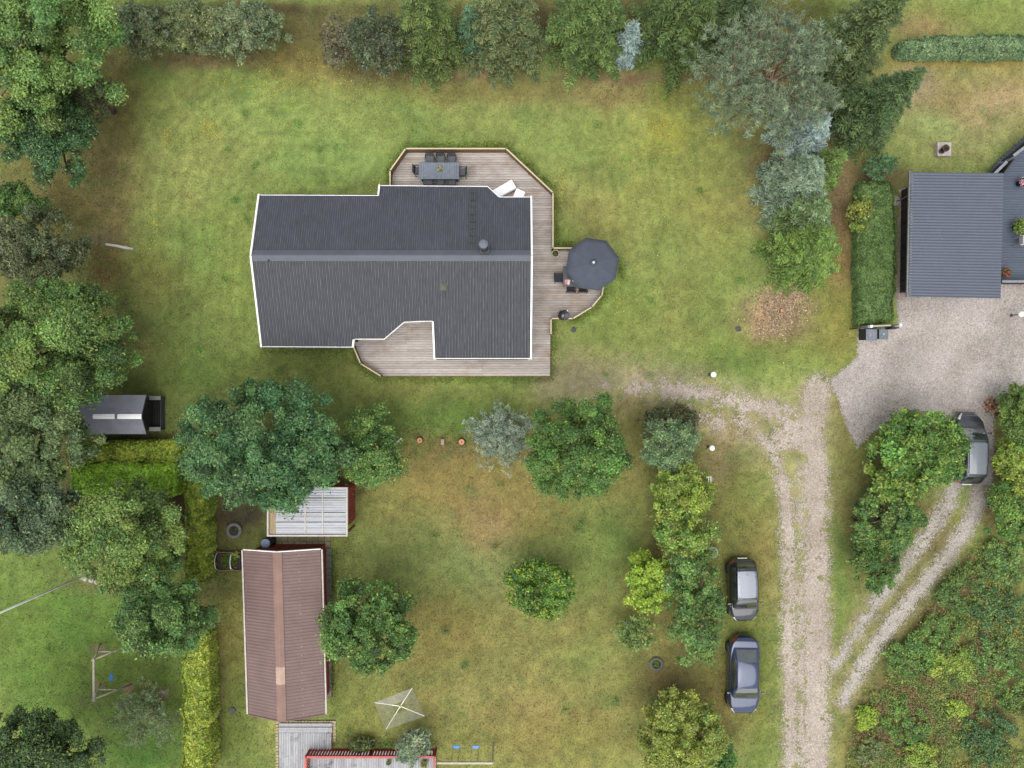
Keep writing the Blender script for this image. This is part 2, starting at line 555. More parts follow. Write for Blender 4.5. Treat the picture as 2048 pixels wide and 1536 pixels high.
def ground_color(x, y):
    """base colour of turf, soil and painted shade (linear) at world x, y"""
    px, py = x * S + 1024, 768 - y * S
    wx = (fbm(x, y, 3.2, 11) - .5) * 90 + (fbm(x, y, .9, 51, 3) - .5) * 26
    wy = (fbm(x, y, 3.2, 31) - .5) * 90 + (fbm(x, y, .9, 71, 3) - .5) * 26
    c = np.empty(x.shape + (3,))
    c[:] = BASE
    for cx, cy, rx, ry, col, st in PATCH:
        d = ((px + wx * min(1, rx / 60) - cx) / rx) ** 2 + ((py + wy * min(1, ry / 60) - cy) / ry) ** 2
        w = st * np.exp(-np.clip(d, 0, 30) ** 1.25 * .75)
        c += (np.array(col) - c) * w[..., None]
    dd = np.minimum.reduce([np.abs(px - 1612) + np.clip(790 - py, 0, 1e3) * 1.5, dist_poly(px, py, R_BEND, False) * 1.3, dist_poly(px, py, R_BEND2, False) * 1.5,
                            dist_poly(px, py, T_L, False) * 2, dist_poly(px, py, T_R, False) * 2]) + wx * .35
    w = .62 * np.exp(-np.clip((dd - 26) / 34, 0, 9) ** 1.5) * np.clip(fbm(x, y, .5, 181, 3) * 2.2 - .3, 0, 1)
    c += (np.array([172, 158, 128]) - c) * w[..., None]
    # broad mottling between greener and drier turf
    m = fbm(x, y, 2.6, 101, 5) - .5
    c += m[..., None] * np.array([26, 5, 10])
    m2 = fbm(x, y, .75, 141, 4) - .5
    c *= (1 + m2 * .26)[..., None]
    m3 = vnoise(x, y, .24, 161) - .5
    c *= (1 + m3 * .16)[..., None]
    # dark tussocks and clover
    t = fbm(x, y, 1.15, 171, 3)
    w = np.clip((t - .66) / .1, 0, 1) * .28
    c += (np.array([96, 118, 64]) - c) * w[..., None]
    # mowing arcs that follow the house round
    hx, hy = np.maximum(np.abs(x + 6.6) - 7.4, 0), np.maximum(np.abs(y - 7.2) - 3.6, 0)
    dh_ = np.hypot(hx, hy) + (fbm(x, y, 5, 201, 2) - .5) * 1.2
    r_ = np.sin(dh_ * 2 * PI / .62) + .5 * np.sin(dh_ * 2 * PI / 1.24)
    reg = np.exp(-(((px - 420) / 330) ** 2 + ((py - 380) / 300) ** 2) ** 2) * np.clip(dh_ / 1.0, 0, 1)
    c *= (1 + .026 * r_ * reg)[..., None]
    r2 = np.sin((x * .97 + y * .2 + (fbm(x, y, 4, 211, 2) - .5)) * 2 * PI / .6)
    reg2 = np.exp(-(((px - 1290) / 150) ** 2 + ((py - 420) / 200) ** 2) ** 2)
    c *= (1 + .025 * r2 * reg2)[..., None]
    return srgb_arr(np.clip(c, 25, 235)) * np.array([1.08, 1.08, 1.06])

M['ground'] = attr_mat('turf', 20, .8, .42, .9)
gx = np.arange(-36, 36.01, .15)
gy = np.arange(-28, 28.01, .15)
GX, GY = np.meshgrid(gx, gy)
gz = (fbm(GX, GY, 1.4, 301, 3) - .5) * .03 - .012
V = np.stack([GX, GY, gz], -1).reshape(-1, 3)
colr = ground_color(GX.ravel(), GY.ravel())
nr, nc = GX.shape
ii = (np.arange(nr - 1)[:, None] * nc + np.arange(nc - 1)[None, :]).ravel()
F = np.stack([ii, ii + 1, ii + nc + 1, ii + nc], -1)
# outer land as a ring of large quads sharing the sheet
far = 420.0
ox = [(-36, -28), (36, -28), (36, 28), (-36, 28)]
b0 = len(V)
Vo = [(x0, y0, -.012) for x0, y0 in ox] + [(-far, -far, 0), (far, -far, 0), (far, far, 0), (-far, far, 0)]
V = np.vstack([V, np.array(Vo)])
V[b0:b0 + 4, 2] = -.03
Fo = np.array([[b0 + 4, b0 + 5, b0 + 1, b0], [b0 + 5, b0 + 6, b0 + 2, b0 + 1], [b0 + 6, b0 + 7, b0 + 3, b0 + 2], [b0 + 7, b0 + 4, b0, b0 + 3]])
F = np.vstack([F, Fo])
colr = np.vstack([colr, np.tile(np.array(C(118, 126, 70)), (8, 1))])
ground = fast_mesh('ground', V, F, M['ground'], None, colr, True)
tag(ground, kind='structure')

# ------------------------------------------------------------------ gravel sheets cut with ragged edges
def sheet(name, field, bbox, z, color, mat_, cell=.045, kind='structure', c2=None, band=9):
    """cells of a fine grid where field(px,py,x,y) > 0, as one flat sheet with a ragged edge"""
    x0, y1 = W(bbox[0], bbox[1])[:2]
    x1, y0 = W(bbox[2], bbox[3])[:2]
    X, Y = np.meshgrid(np.arange(x0, x1, cell), np.arange(y0, y1, cell))
    cx, cy = X[:-1, :-1] + cell / 2, Y[:-1, :-1] + cell / 2
    f = field(cx * S + 1024, 768 - cy * S, cx, cy)
    keep = f + (np.random.default_rng(9).random(f.shape) - .5) * band > 0
    jx = (np.random.default_rng(5).random(X.shape) - .5) * cell * .7
    jy = (np.random.default_rng(6).random(X.shape) - .5) * cell * .7
    V = np.stack([X + jx, Y + jy, np.full_like(X, z) + (fbm(X, Y, .6, 401, 2) - .5) * .012], -1).reshape(-1, 3)
    nr, nc = X.shape
    idx = (np.arange(nr - 1)[:, None] * nc + np.arange(nc - 1)[None, :])[keep]
    F = np.stack([idx, idx + 1, idx + nc + 1, idx + nc], -1)
    used = np.unique(F)
    remap = np.zeros(len(V), int)
    remap[used] = np.arange(len(used))
    V = V[used]
    x, y = V[:, 0], V[:, 1]
    m = fbm(x, y, 1.6, 431, 4)[:, None]
    ca, cb = np.array(color, float), np.array(c2 or [v * .86 for v in color], float)
    c = ca + (cb - ca) * np.clip((m - .35) / .3, 0, 1)
    c *= 1 + (np.random.default_rng(8).random((len(V), 1)) - .5) * .22
    return tag(fast_mesh(name, V, remap[F], mat_, None, srgb_arr(np.clip(c, 20, 245)), True), kind=kind)

M['gravel'] = attr_mat('gravel', 30, .3, .1, 1.0, pebble=.4)
ragged = lambda x, y, a, b: (fbm(x, y, .55, 501, 3) - .5) * a * .8 + (vnoise(x, y, .1, 521) - .5) * b * .45

DRIVE = [(1793, 597), (1810, 590), (1996, 590), (2000, 560), (2080, 560), (2080, 775), (2010, 790), (1990, 818), (1985, 970), (1905, 970),
         (1890, 835), (1830, 817), (1785, 836), (1744, 868), (1714, 896), (1700, 870), (1684, 830), (1676, 795), (1656, 768),
         (1676, 746), (1714, 718), (1716, 655), (1795, 652)]
def f_drive(px, py, x, y):
    d = dist_poly(px, py, DRIVE)
    return np.where(inpoly(px, py, DRIVE), d, -d) + ragged(x, y, 8, 6)
sheet('gravel_driveway', f_drive, (1640, 555, 2085, 980), .010, (196, 187, 180), M['gravel'], c2=(176, 167, 160), band=8)

STRIP = [(1800, 380), (1815, 378), (1812, 600), (1791, 600), (1795, 480)]
def f_strip(px, py, x, y):
    d = dist_poly(px, py, STRIP)
    return np.where(inpoly(px, py, STRIP), d, -d) + ragged(x, y, 8, 6)
sheet('gravel_path', f_strip, (1770, 370, 1830, 610), .016, (186, 170, 160), M['gravel'], band=6)

def f_road(px, py, x, y):
    f1 = 27 - dist_poly(px, py, R_MAIN, False) + ragged(x, y, 14, 14)
    f2 = 15 - dist_poly(px, py, R_LEFT, False) + ragged(x, y, 22, 16)
    f3 = 17 - dist_poly(px, py, R_BEND, False) + ragged(x, y, 52, 34) - np.clip((1540 - px) / 16, 0, 21) + 9 * np.exp(-((px - 1345) / 80) ** 2)
    f4 = 15 - dist_poly(px, py, R_BEND2, False) + ragged(x, y, 46, 34) - 7
    f5 = 40 - np.hypot(px - 1575, py - 880) + ragged(x, y, 60, 40) - 14
    mid = 22 - np.abs(px - 1604) + ragged(x, y, 50, 34) - 14 - np.clip((1000 - py) / 8, 0, 30)
    worn = fbm(x, y, .28, 541, 3)
    f = np.maximum.reduce([f1, f2, f3, f4, f5, mid])
    return f - np.where(worn > .62, (worn - .62) * 110, 0)
sheet('gravel_road', f_road, (1080, 740, 1680, 1560), .006, (200, 188, 174), M['gravel'], c2=(184, 171, 156), band=20)

def f_track(px, py, x, y):
    a = 14 - dist_poly(px, py, T_L, False) + ragged(x, y, 20, 20) - np.clip((py - 1180) / 30, 0, 6)
    b = 15 - dist_poly(px, py, T_R, False) + ragged(x, y, 14, 12) - np.clip((py - 1260) / 30, 0, 5)
    worn = fbm(x, y, .25, 561, 3)
    return np.maximum(a, b) - np.where(worn > .63, (worn - .63) * 90, 0)
sheet('gravel_track', f_track, (1650, 940, 1990, 1420), .006, (194, 186, 176), M['gravel'], c2=(176, 168, 158), band=18)

# ------------------------------------------------------------------ turf relief: loose blades, taller along edges, and small flowers
def blades(n, gen, hmin, hmax, wid, bright=(.8, 1.3), seed=3):
    r = np.random.default_rng(seed)
    x, y = gen(r, n)
    n = len(x)
    c = ground_color(x, y)
    an = r.random(n) * 2 * PI
    lean = r.uniform(.2, .9, n)
    h = r.uniform(hmin, hmax, n)
    dx, dy = np.cos(an), np.sin(an)
    w = wid * r.uniform(.6, 1.3, n)
    p0 = np.stack([x - dy * w, y + dx * w, np.zeros(n)], -1)
    p1 = np.stack([x + dy * w, y - dx * w, np.zeros(n)], -1)
    p2 = np.stack([x + dx * h * lean, y + dy * h * lean, h], -1)
    V = np.stack([p0, p1, p2], 1).reshape(-1, 3)
    f = r.uniform(*bright, n)
    hue = r.normal(0, .06, n)
    c = c * np.stack([f * (1 + hue), f, f * (1 - hue)], -1)
    return V, np.repeat(c, 3, 0)

def lawn_pts(r, n):
    x, y = r.uniform(-31.5, 31.5, n), r.uniform(-24, 24, n)
    px, py = x * S + 1024, 768 - y * S
    bad = inpoly(px, py, DRIVE) | ((np.abs(px - 1612) < 50) & (py > 790)) | (dist_poly(px, py, T_L, False) < 14) | (dist_poly(px, py, T_R, False) < 15) | (dist_poly(px, py, R_BEND, False) < 20)
    bad |= (px > 520) & (px < 1100) & (py > 400) & (py < 690)
    bad |= (px > 700) & (px < 1105) & (py > 300) & (py < 752)
    bad |= (px > 1105) & (px < 1190) & (py > 500) & (py < 640)
    bad |= (px > 1800) & (py > 350) & (py < 600)
    bad |= (px > 490) & (px < 660) & (py > 1100) & (py < 1430)
    return x[~bad], y[~bad]

va, ca = blades(170000, lawn_pts, .04, .10, .026, (.88, 1.7))
vb, cb = [va], [ca]
EDGES = [((780, 378), (778, 340)), ((778, 340), (808, 300)), ((808, 292), (1014, 292)), ((1014, 292), (1112, 380)), ((1112, 385), (1112, 490)),
         ((1112, 490), (1150, 490)), ((1145, 645), (1190, 620)), ((1190, 620), (1212, 580)), ((1106, 645), (1106, 760)), ((756, 758), (1100, 758)),
         ((702, 690), (718, 730)), ((718, 730), (756, 757)), ((520, 700), (700, 700)),
         ((415, 1280), (420, 1536)), ((1718, 360), (1716, 650)), ((664, 1100), (664, 1390)), ((1240, 520), (1245, 560))]
def edge_pts(r, n):
    xs, ys = [], []
    for (a, b) in EDGES:
        k = int(n * math.hypot(b[0] - a[0], b[1] - a[1]) / 3000)
        t = r.random(k)
        q = r.normal(0, 5.5, (k, 2))
        xs.append((a[0] + (b[0] - a[0]) * t + q[:, 0] - 1024) / S)
        ys.append((768 - a[1] - (b[1] - a[1]) * t - q[:, 1]) / S)
    return np.concatenate(xs), np.concatenate(ys)
v2, c2 = blades(30000, edge_pts, .06, .16, .014, (1.0, 1.7), 4)
vb.append(v2)
cb.append(c2 * np.array([.9, 1.0, .85]))
V = np.vstack(vb)
grass = fast_mesh('grass', V, np.arange(len(V)).reshape(-1, 3), M['leaf'], None, np.vstack(cb))
tag(grass, 'short green and yellowing grass blades over the lawns', 'grass', kind='stuff')

def dots(name, label, cat, blobs, size, cols, zr, seed, mat_=None):
    r = np.random.default_rng(seed)
    P, Cc = [], []
    for cx, cy, rx, ry, n in blobs:
        q = r.normal(0, .5, (n, 2))
        for k in range(n):
            x, y = (cx + q[k, 0] * rx - 1024) / S, (768 - cy - q[k, 1] * ry) / S
            z = r.uniform(*zr)
            s = size * r.uniform(.6, 1.3)
            a = r.random() * PI
            t = r.normal(0, .25, 2)
            ca_, sa = math.cos(a) * s, math.sin(a) * s
            for dx, dy in ((ca_, sa), (-sa, ca_), (-ca_, -sa), (sa, -ca_)):
                P.append((x + dx, y + dy, z + dx * t[0] + dy * t[1]))
            c = np.array(cols[r.integers(len(cols))]) * r.uniform(.85, 1.15)
            Cc += [c] * 4
    P = np.array(P)
    o = fast_mesh(name, P, np.arange(len(P)).reshape(-1, 4), mat_ or M['leaf'], None, srgb_arr(np.clip(Cc, 5, 250)))
    return tag(o, label, cat, kind='stuff')

dots('yellow_flowers', 'tiny yellow flowers scattered over the northern lawn', 'flowers',
     [(420, 258, 30, 26, 130), (335, 275, 16, 26, 45), (380, 280, 40, 30, 60), (540, 170, 70, 40, 130), (440, 160, 80, 20, 60), (640, 150, 60, 50, 90),
      (700, 180, 60, 40, 60), (820, 200, 80, 30, 40), (790, 330, 14, 24, 50), (750, 370, 20, 16, 30), (310, 430, 26, 40, 70), (300, 500, 30, 60, 70),
      (1335, 265, 36, 40, 90), (1340, 170, 40, 10, 30), (1120, 380, 10, 60, 40), (1440, 460, 26, 60, 40), (1400, 700, 60, 40, 30), (1240, 610, 16, 30, 30),
      (240, 620, 40, 60, 40), (290, 690, 30, 30, 30), (1300, 330, 90, 90, 60), (960, 290, 120, 10, 40)],
     .028, [(232, 200, 50), (226, 190, 40), (238, 214, 90)], (.04, .09), 21)
dots('white_clover', 'small pale clover heads dotted through the lawns', 'flowers',
     [(400, 600, 300, 160, 120), (800, 230, 400, 60, 90), (1300, 420, 200, 240, 120), (1000, 1200, 300, 300, 110), (1500, 1100, 60, 300, 40)],
     .022, [(214, 214, 190), (200, 206, 170)], (.03, .07), 22)
dots('wood_chips', 'tan wood chips lying in a round patch on the lawn', 'wood chips',
     [(1552, 626, 60, 54, 900), (1585, 606, 44, 46, 500), (1590, 592, 26, 18, 160), (1532, 600, 20, 26, 160), (1545, 660, 40, 20, 160)],
     .045, [(176, 148, 120), (158, 128, 104), (196, 170, 138), (138, 112, 92), (206, 184, 148)], (.006, .04), 23)
dots('fallen_leaves', 'brown fallen leaves and twigs under the hedges', 'leaf litter',
     [(220, 320, 60, 170, 360), (215, 540, 40, 90, 160), (420, 118, 200, 16, 260), (1250, 185, 200, 24, 260), (418, 1400, 12, 150, 240), (1680, 430, 20, 110, 200),
      (170, 1010, 50, 40, 260), (780, 150, 120, 14, 160), (1790, 840, 40, 30, 120), (1860, 1080, 60, 90, 160), (1960, 1420, 60, 40, 160), (1740, 1400, 50, 90, 200),
      (660, 1490, 60, 10, 120), (800, 1485, 60, 12, 120)],
     .035, [(150, 116, 92), (124, 96, 74), (176, 146, 120), (108, 86, 62)], (.01, .05), 24)
# ================================================================== MAIN HOUSE
ZR, KR = 4.2, .33
YR = W(0, 511, ZR).y
def roofz(y):
    return ZR - KR * abs(y - YR)
def RP(px, py):
    z = 3.0
    for _ in range(12):
        p = W(px, py, z)
        z = roofz(p.y)
    return W(px, py, z)

def roof_mat(name, c, c2, lichen=None, rough=.55, coat=0.0, rib=None):
    m, t, b = new_mat(name)
    colr = mixc(t, ramp(t, noise_tex(t, 1.1, 5, .65), .35, .65), c, c2)
    streak = ramp(t, noise_tex(t, 5, 4, .6, stretch=(3.0, .35, 1)), .5, .75)
    colr = mixc(t, streak, colr, tuple(v * .82 for v in c))
    if lichen:
        sp = ramp(t, noise_tex(t, 16, 3, .7), .62, .74)
        colr = mixc(t, sp, colr, lichen)
    if rib:                              # weathered crests of the ribs
        pitch, off, crest = rib
        tc = N(t, 'ShaderNodeTexCoord')
        sx = N(t, 'ShaderNodeSeparateXYZ')
        t.links.new(tc.outputs['Object'], sx.inputs[0])
        a1 = N(t, 'ShaderNodeMath', operation='ADD')
        a1.inputs[1].default_value = off
        t.links.new(sx.outputs[0], a1.inputs[0])
        a2 = N(t, 'ShaderNodeMath', operation='PINGPONG')
        a2.inputs[1].default_value = pitch / 2
        t.links.new(a1.outputs[0], a2.inputs[0])
        mk = N(t, 'ShaderNodeMapRange')
        mk.inputs['From Min'].default_value = pitch * .16
        mk.inputs['From Max'].default_value = pitch * .06
        t.links.new(a2.outputs[0], mk.inputs['Value'])
        wn = ramp(t, noise_tex(t, 3.0, 5, .7, stretch=(2.0, .5, 1)), .35, .7)
        mu = N(t, 'ShaderNodeMath', operation='MULTIPLY')
        t.links.new(mk.outputs['Result'], mu.inputs[0])
        t.links.new(wn, mu.inputs[1])
        colr = mixc(t, mu.outputs[0], colr, crest)
    t.links.new(colr, b.inputs['Base Color'])
    b.inputs['Roughness'].default_value = rough
    b.inputs['Coat Weight'].default_value = coat
    bp = N(t, 'ShaderNodeBump')
    bp.inputs['Strength'].default_value = .15
    bp.inputs['Distance'].default_value = .01
    t.links.new(noise_tex(t, 60, 4, .7), bp.inputs['Height'])
    t.links.new(bp.outputs['Normal'], b.inputs['Normal'])
    return m

M['roof_n'] = roof_mat('dark_corrugated', C(64, 68, 78), C(55, 59, 68), rib=(.125, -6.5 - .25 * .125, C(108, 111, 118)))
M['roof_s'] = roof_mat('dark_fibre_cement', C(44, 48, 58), C(37, 41, 50), C(62, 65, 72), rib=(.18, -6.5 - .25 * .18, C(108, 111, 117)))
M['ridge'] = roof_mat('ridge_capping', C(84, 89, 99), C(76, 81, 90))
M['housewall'] = mat('black_boarding', C(70, 68, 68), .7, C(54, 52, 52), 5, (1, 1, .2), .3)
m_, t_, b_ = new_mat('window_glass')
b_.inputs['Base Color'].default_value = (.02, .025, .03, 1)
b_.inputs['Roughness'].default_value = .06
f_ = ramp(t_, noise_tex(t_, 2.0), .3, .7)
t_.links.new(mixc(t_, f_, (.016, .02, .024), (.03, .034, .04)), b_.inputs['Base Color'])
M['glass'] = m_

NE = [RP(*p) for p in ((520, 391), (757, 392), (759, 372), (975, 374), (998, 395), (1061, 395))]
SE = [RP(*p) for p in ((523, 692), (706, 693), (708, 677), (768, 677), (808, 643), (866, 641), (868, 716), (1057, 716))]
XW, XE = -14.2, 1.03
def fix(poly):
    xs = [p.x for p in poly]
    xs[0], xs[-1] = XW, XE
    for i in range(1, len(xs)):
        xs[i] = max(xs[i], xs[i - 1] + .01)
    return np.array(xs), np.array([p.y for p in poly])
nex, ney = fix(NE)
sex, sey = fix(SE)

house = thing('house', 'large dark corrugated roofed bungalow with white fascia and timber terraces', 'house', (-6.5, 6.5, 0))

def corrugated(name, mat_, x, y_low, y_high, zfun, pitch, amp, rows, parent, axis='x', lift=0.0):
    """sheet between y_low(x) and y_high(x); ribs run up the slope"""
    ph = (x / pitch) % 1.0
    prof = amp * np.where(ph < .5, np.sin(ph * 2 * PI), -.35 * np.sin((ph - .5) * 2 * PI))
    V = []
    for r in range(rows + 1):
        t = r / rows
        y = y_low + (y_high - y_low) * t
        z = np.array([zfun(v) for v in y]) + prof + lift * (1 - t)
        V.append(np.stack([x, y, z], -1) if axis == 'x' else np.stack([y, x, z], -1))
    n = len(x)
    V = np.vstack(V)
    q = (np.arange(rows)[:, None] * n + np.arange(n - 1)[None, :]).ravel()
    F = np.stack([q, q + 1, q + n + 1, q + n], -1)
    return fast_mesh(name, V, F, mat_, parent, None, True)

xn = np.arange(XW, XE + .001, .125 / 6)
yl = np.interp(xn, nex, ney)
corrugated('roof_sheet', M['roof_n'], xn, yl, np.full_like(xn, YR), roofz, .125, .018, 2, house)
# southern slope in overlapping courses of fibre cement sheets
xs_ = np.arange(XW, XE + .001, .18 / 7)
ys = np.interp(xs_, sex, sey)
edges = [YR - .15, YR - 1.15, YR - 2.2, YR - 3.25, YR - 4.3, YR - 5.7]
for a, b in zip(edges[:-1], edges[1:]):
    lo = np.maximum(ys, b - .06)
    ok = lo < a - .02
    # contiguous runs of columns
    idx = np.where(ok)[0]
    runs = np.split(idx, np.where(np.diff(idx) > 1)[0] + 1)
    for rn in runs:
        if len(rn) > 4:
            corrugated('roof_sheet', M['roof_s'], xs_[rn], lo[rn], np.full(len(rn), a), roofz, .18, .026, 1, house, lift=.034)

# ridge capping in lengths
n_cap = 8
for k in range(n_cap):
    x0 = XW + (XE - XW) * k / n_cap
    x1 = XW + (XE - XW) * (k + 1) / n_cap + .05
    lift = .045 + .004 * (k % 2)
    P = []
    for x in (x0, x1):
        P.append([(x, YR + .30, roofz(YR + .30) + lift), (x, YR + .03, ZR + lift), (x, YR - .03, ZR + lift), (x, YR - .30, roofz(YR - .30) + lift), (x, YR - .30, roofz(YR - .30) + .005)])
    mb = MB().grid([[P[0][j], P[1][j]] for j in range(5)])
    mb.build('ridge_cap', M['ridge'], house)

# white barge boards and fascias
def board(p, q, w=.12, h=.2, dz=-.03, name='fascia_board'):
    MB().bar((p[0], p[1], p[2] + dz), (q[0], q[1], q[2] + dz), w, h).build(name, M['white'], house)
def rz(x, y, d=0):
    return (x, y, roofz(y) + d)
for X in (XW - .03, XE + .05):
    yn = ney[0] if X < 0 else ney[-1]
    ysx = sey[0] if X < 0 else sey[-1]
    board(rz(X, yn + .04), rz(X, YR), .09, .2, .0, 'barge_board')
    board(rz(X, YR), rz(X, ysx - .04), .09, .2, .0, 'barge_board')
for xs2, ys2, sg in ((nex, ney, 1), (sex, sey, -1)):
    for i in range(len(xs2) - 1):
        p, q = rz(xs2[i], ys2[i] + .035 * sg), rz(xs2[i + 1], ys2[i + 1] + .035 * sg)
        if abs(xs2[i + 1] - xs2[i]) < .2:
            board(p, q, .09, .2, .0, 'barge_board')
        else:
            board(p, q, .035, .14, -.08)
# gutters along the straight eaves
for i, (xs2, ys2, sg) in enumerate(((nex[:2], ney[:2], 1), (sex[:2], sey[:2], -1), (sex[-2:], sey[-2:], -1))):
    zz = roofz(ys2[0]) - .08
    MB().tube([(xs2[0] + .1, ys2[0] + .09 * sg, zz), (xs2[1] - .12, ys2[1] + .09 * sg, zz)], .03, 8).build('gutter', M['darkgrey'], house)

# walls under the roof
WP = [(530, 402), (768, 402), (768, 388), (958, 388), (958, 446), (1048, 446), (1048, 702), (878, 702), (878, 634), (800, 634), (760, 664), (700, 664), (700, 680), (532, 680)]
wp = [W(px, py, 2.4) for px, py in WP]
mb = MB()
for i in range(len(wp)):
    a, b = wp[i], wp[(i + 1) % len(wp)]
    pts = [a, b]
    if (a.y - YR) * (b.y - YR) < 0:
        t = (YR - a.y) / (b.y - a.y)
        pts = [a, Vector((a.x + (b.x - a.x) * t, YR, 0)), b]
    for p, q in zip(pts[:-1], pts[1:]):
        mb.add([(p.x, p.y, -.1), (q.x, q.y, -.1), (q.x, q.y, roofz(q.y) - .07), (p.x, p.y, roofz(p.y) - .07)], [(0, 1, 2, 3)])
mb.build('wall', M['housewall'], house)
def window(a, b, z0, z1, out, parent, name='window', fr=.06, wall_mat=None):
    """framed pane between wall points a and b"""
    a, b, out = Vector((a[0], a[1], 0)), Vector((b[0], b[1], 0)), Vector((out[0], out[1], 0)).normalized()
    a, b = a + out * .03, b + out * .03
    zz = [(z0 + z1) / 2]
    f = MB()
    d = (b - a).normalized()
    for z in (z0, z1):
        f.bar(a + Vector((0, 0, z)), b + Vector((0, 0, z)), fr, .07)
    for p in (a, b, (a + b) / 2):
        f.bar(p + Vector((0, 0, z0 + .037)), p + Vector((0, 0, z1 - .037)), .068, fr - .004, d)
    fo = f.build(name, M['white'], parent)
    q = MB()
    a2, b2 = a + d * .04, b - d * .04
    q.bar(a2 + Vector((0, 0, zz[0])), b2 + Vector((0, 0, zz[0])), .012, z1 - z0 - .08)
    q.build('pane', M['glass'], fo)
wy = wp[0].y
window((-12.8, wy), (-11.2, wy), 1.0, 2.1, (0, 1), house)
window((-9.6, wy), (-8.2, wy), 1.0, 2.1, (0, 1), house)
window((-6.2, wp[2].y), (-3.6, wp[2].y), .35, 2.35, (0, 1), house, 'terrace_door')
window((wp[5].x, 8.0), (wp[5].x, 6.4), .9, 2.1, (1, 0), house)
window((wp[5].x, 5.2), (wp[5].x, 4.2), .35, 2.35, (1, 0), house, 'terrace_door')
window((-3.2, wp[7].y), (-.6, wp[7].y), .9, 2.0, (0, -1), house)
window((-12.6, wp[13].y), (-11.0, wp[13].y), 1.0, 2.0, (0, -1), house)
window((-6.2, wp[9].y), (-5.2, wp[9].y), .35, 2.3, (0, -1), house, 'front_door')

# chimney flue, roof steps and vent
cx, cy = -1.5, 7.36
MB().box(cx - .26, cx + .26, cy - .28, cy + .26, roofz(cy) - .15, roofz(cy) + .3).build('chimney', M['darkgrey'], house)
MB().lathe((cx, cy, 0), [(.2, 4.25), (.2, 5.15), (.13, 5.17), (.13, 5.35)], 16).build('flue', M['darkgrey'], house, True)
M['cowl'] = mat('cowl_metal', C(112, 120, 130), .8, C(98, 106, 114), 6)
for a in range(4):
    MB().bar((cx + .15 * math.cos(a * PI / 2), cy + .15 * math.sin(a * PI / 2), 5.3), (cx + .17 * math.cos(a * PI / 2), cy + .17 * math.sin(a * PI / 2), 5.56), .02, .02).build('cowl_strut', M['metal'], house)
MB().lathe((cx, cy, 5.55), [(.235, 0), (.245, .02), (.23, .035), (.02, .05)], 20).build('chimney_cowl', M['cowl'], house, True)
M['step'] = mat('black_steel', (.008, .008, .01), .6, (.012, .012, .014), 8)
for k in range(8):
    p = RP(946.5 - k * .35, 385 + k * 14.2)
    s = MB().bar((p.x - .2, p.y, p.z + .09), (p.x + .2, p.y, p.z + .09), .075, .035)
    for sx in (-.12, .12):
        s.bar((p.x + sx, p.y, p.z - .01), (p.x + sx, p.y + .03, p.z + .08), .03, .03)
        s.bar((p.x + sx, p.y - .12, p.z + .06), (p.x + sx, p.y, p.z + .08), .03, .02)
    s.build('roof_step', M['step'], house)
p = RP(887, 574)
M['mossy'] = mat('mossy_vent', C(112, 116, 104), .9, C(84, 92, 72), 14, None, .4)
v = MB().box(p.x - .16, p.x + .16, p.y - .17, p.y + .17, p.z - .05, p.z + .1)
v.add([(p.x - .2, p.y - .2, p.z + .1), (p.x + .2, p.y - .2, p.z + .1), (p.x + .2, p.y + .2, p.z + .1), (p.x - .2, p.y + .2, p.z + .1), (p.x, p.y, p.z + .2)],
      [(3, 2, 1, 0), (0, 1, 4), (1, 2, 4), (2, 3, 4), (3, 0, 4)])
v.build('roof_vent', M['mossy'], house)
p = RP(538, 521)
MB().lathe((p.x, p.y, p.z), [(.06, -.03), (.06, .07), (.03, .09)], 10).build('roof_vent', M['step'], house)

# ================================================================== TIMBER TERRACE
M['plank'] = mat('weathered_decking', C(216, 208, 201), .85, C(182, 169, 160), 7, (.35, 7, 1), .35, 24, rnd=.17,
                 stain=C(170, 148, 130), stain_scale=.55, stain_rng=(.50, .74))
M['railwood'] = mat('rail_timber', C(150, 118, 86), .85, C(116, 88, 62), 6, (.4, 5, 5), .3, rnd=.12)
M['capwood'] = mat('rail_cap_timber', C(232, 217, 182), .8, C(208, 190, 152), 5, (.4, 5, 1), .2, rnd=.06)
deck = thing('timber_terrace', 'weathered grey plank terrace wrapping round the dark roofed house', 'terrace', (1.5, 6, 0))
ZD = .32
Zc = 1.05
capN = [(780, 392), (780, 341), (811, 297), (1012, 297), (1106, 385), (1106, 496), (1186, 496), (1214, 530), (1204, 590)]
n_w = [W(px, py, Zc) for px, py in capN]
capE = [(1204, 590), (1184, 614), (1146, 637), (1102, 637), (1102, 667)]
e_w = [W(px, py, .95) for px, py in capE]
capS = [(760, 751), (721, 727), (706, 692)]
s_w = [W(px, py, .95) for px, py in capS]
d_s = [W(1100, 752, ZD), W(760, 752, ZD)]
DP = [(p.x, p.y) for p in n_w] + [(p.x, p.y) for p in e_w[1:]] + [(p.x, p.y) for p in d_s] + [(p.x, p.y) for p in s_w[1:]]
DP += [(W(706, 655, ZD).x, W(706, 655, ZD).y), (W(780, 630, ZD).x, W(780, 630, ZD).y), (W(900, 560, ZD).x, W(900, 560, ZD).y), (W(900, 460, ZD).x, W(900, 460, ZD).y)]

def crossings(poly, y):
    xs = []
    n = len(poly)
    for i in range(n):
        (x1, y1), (x2, y2) = poly[i], poly[(i + 1) % n]
        if (y1 > y) != (y2 > y):
            xs.append(x1 + (x2 - x1) * (y - y1) / (y2 - y1))
    return sorted(xs)

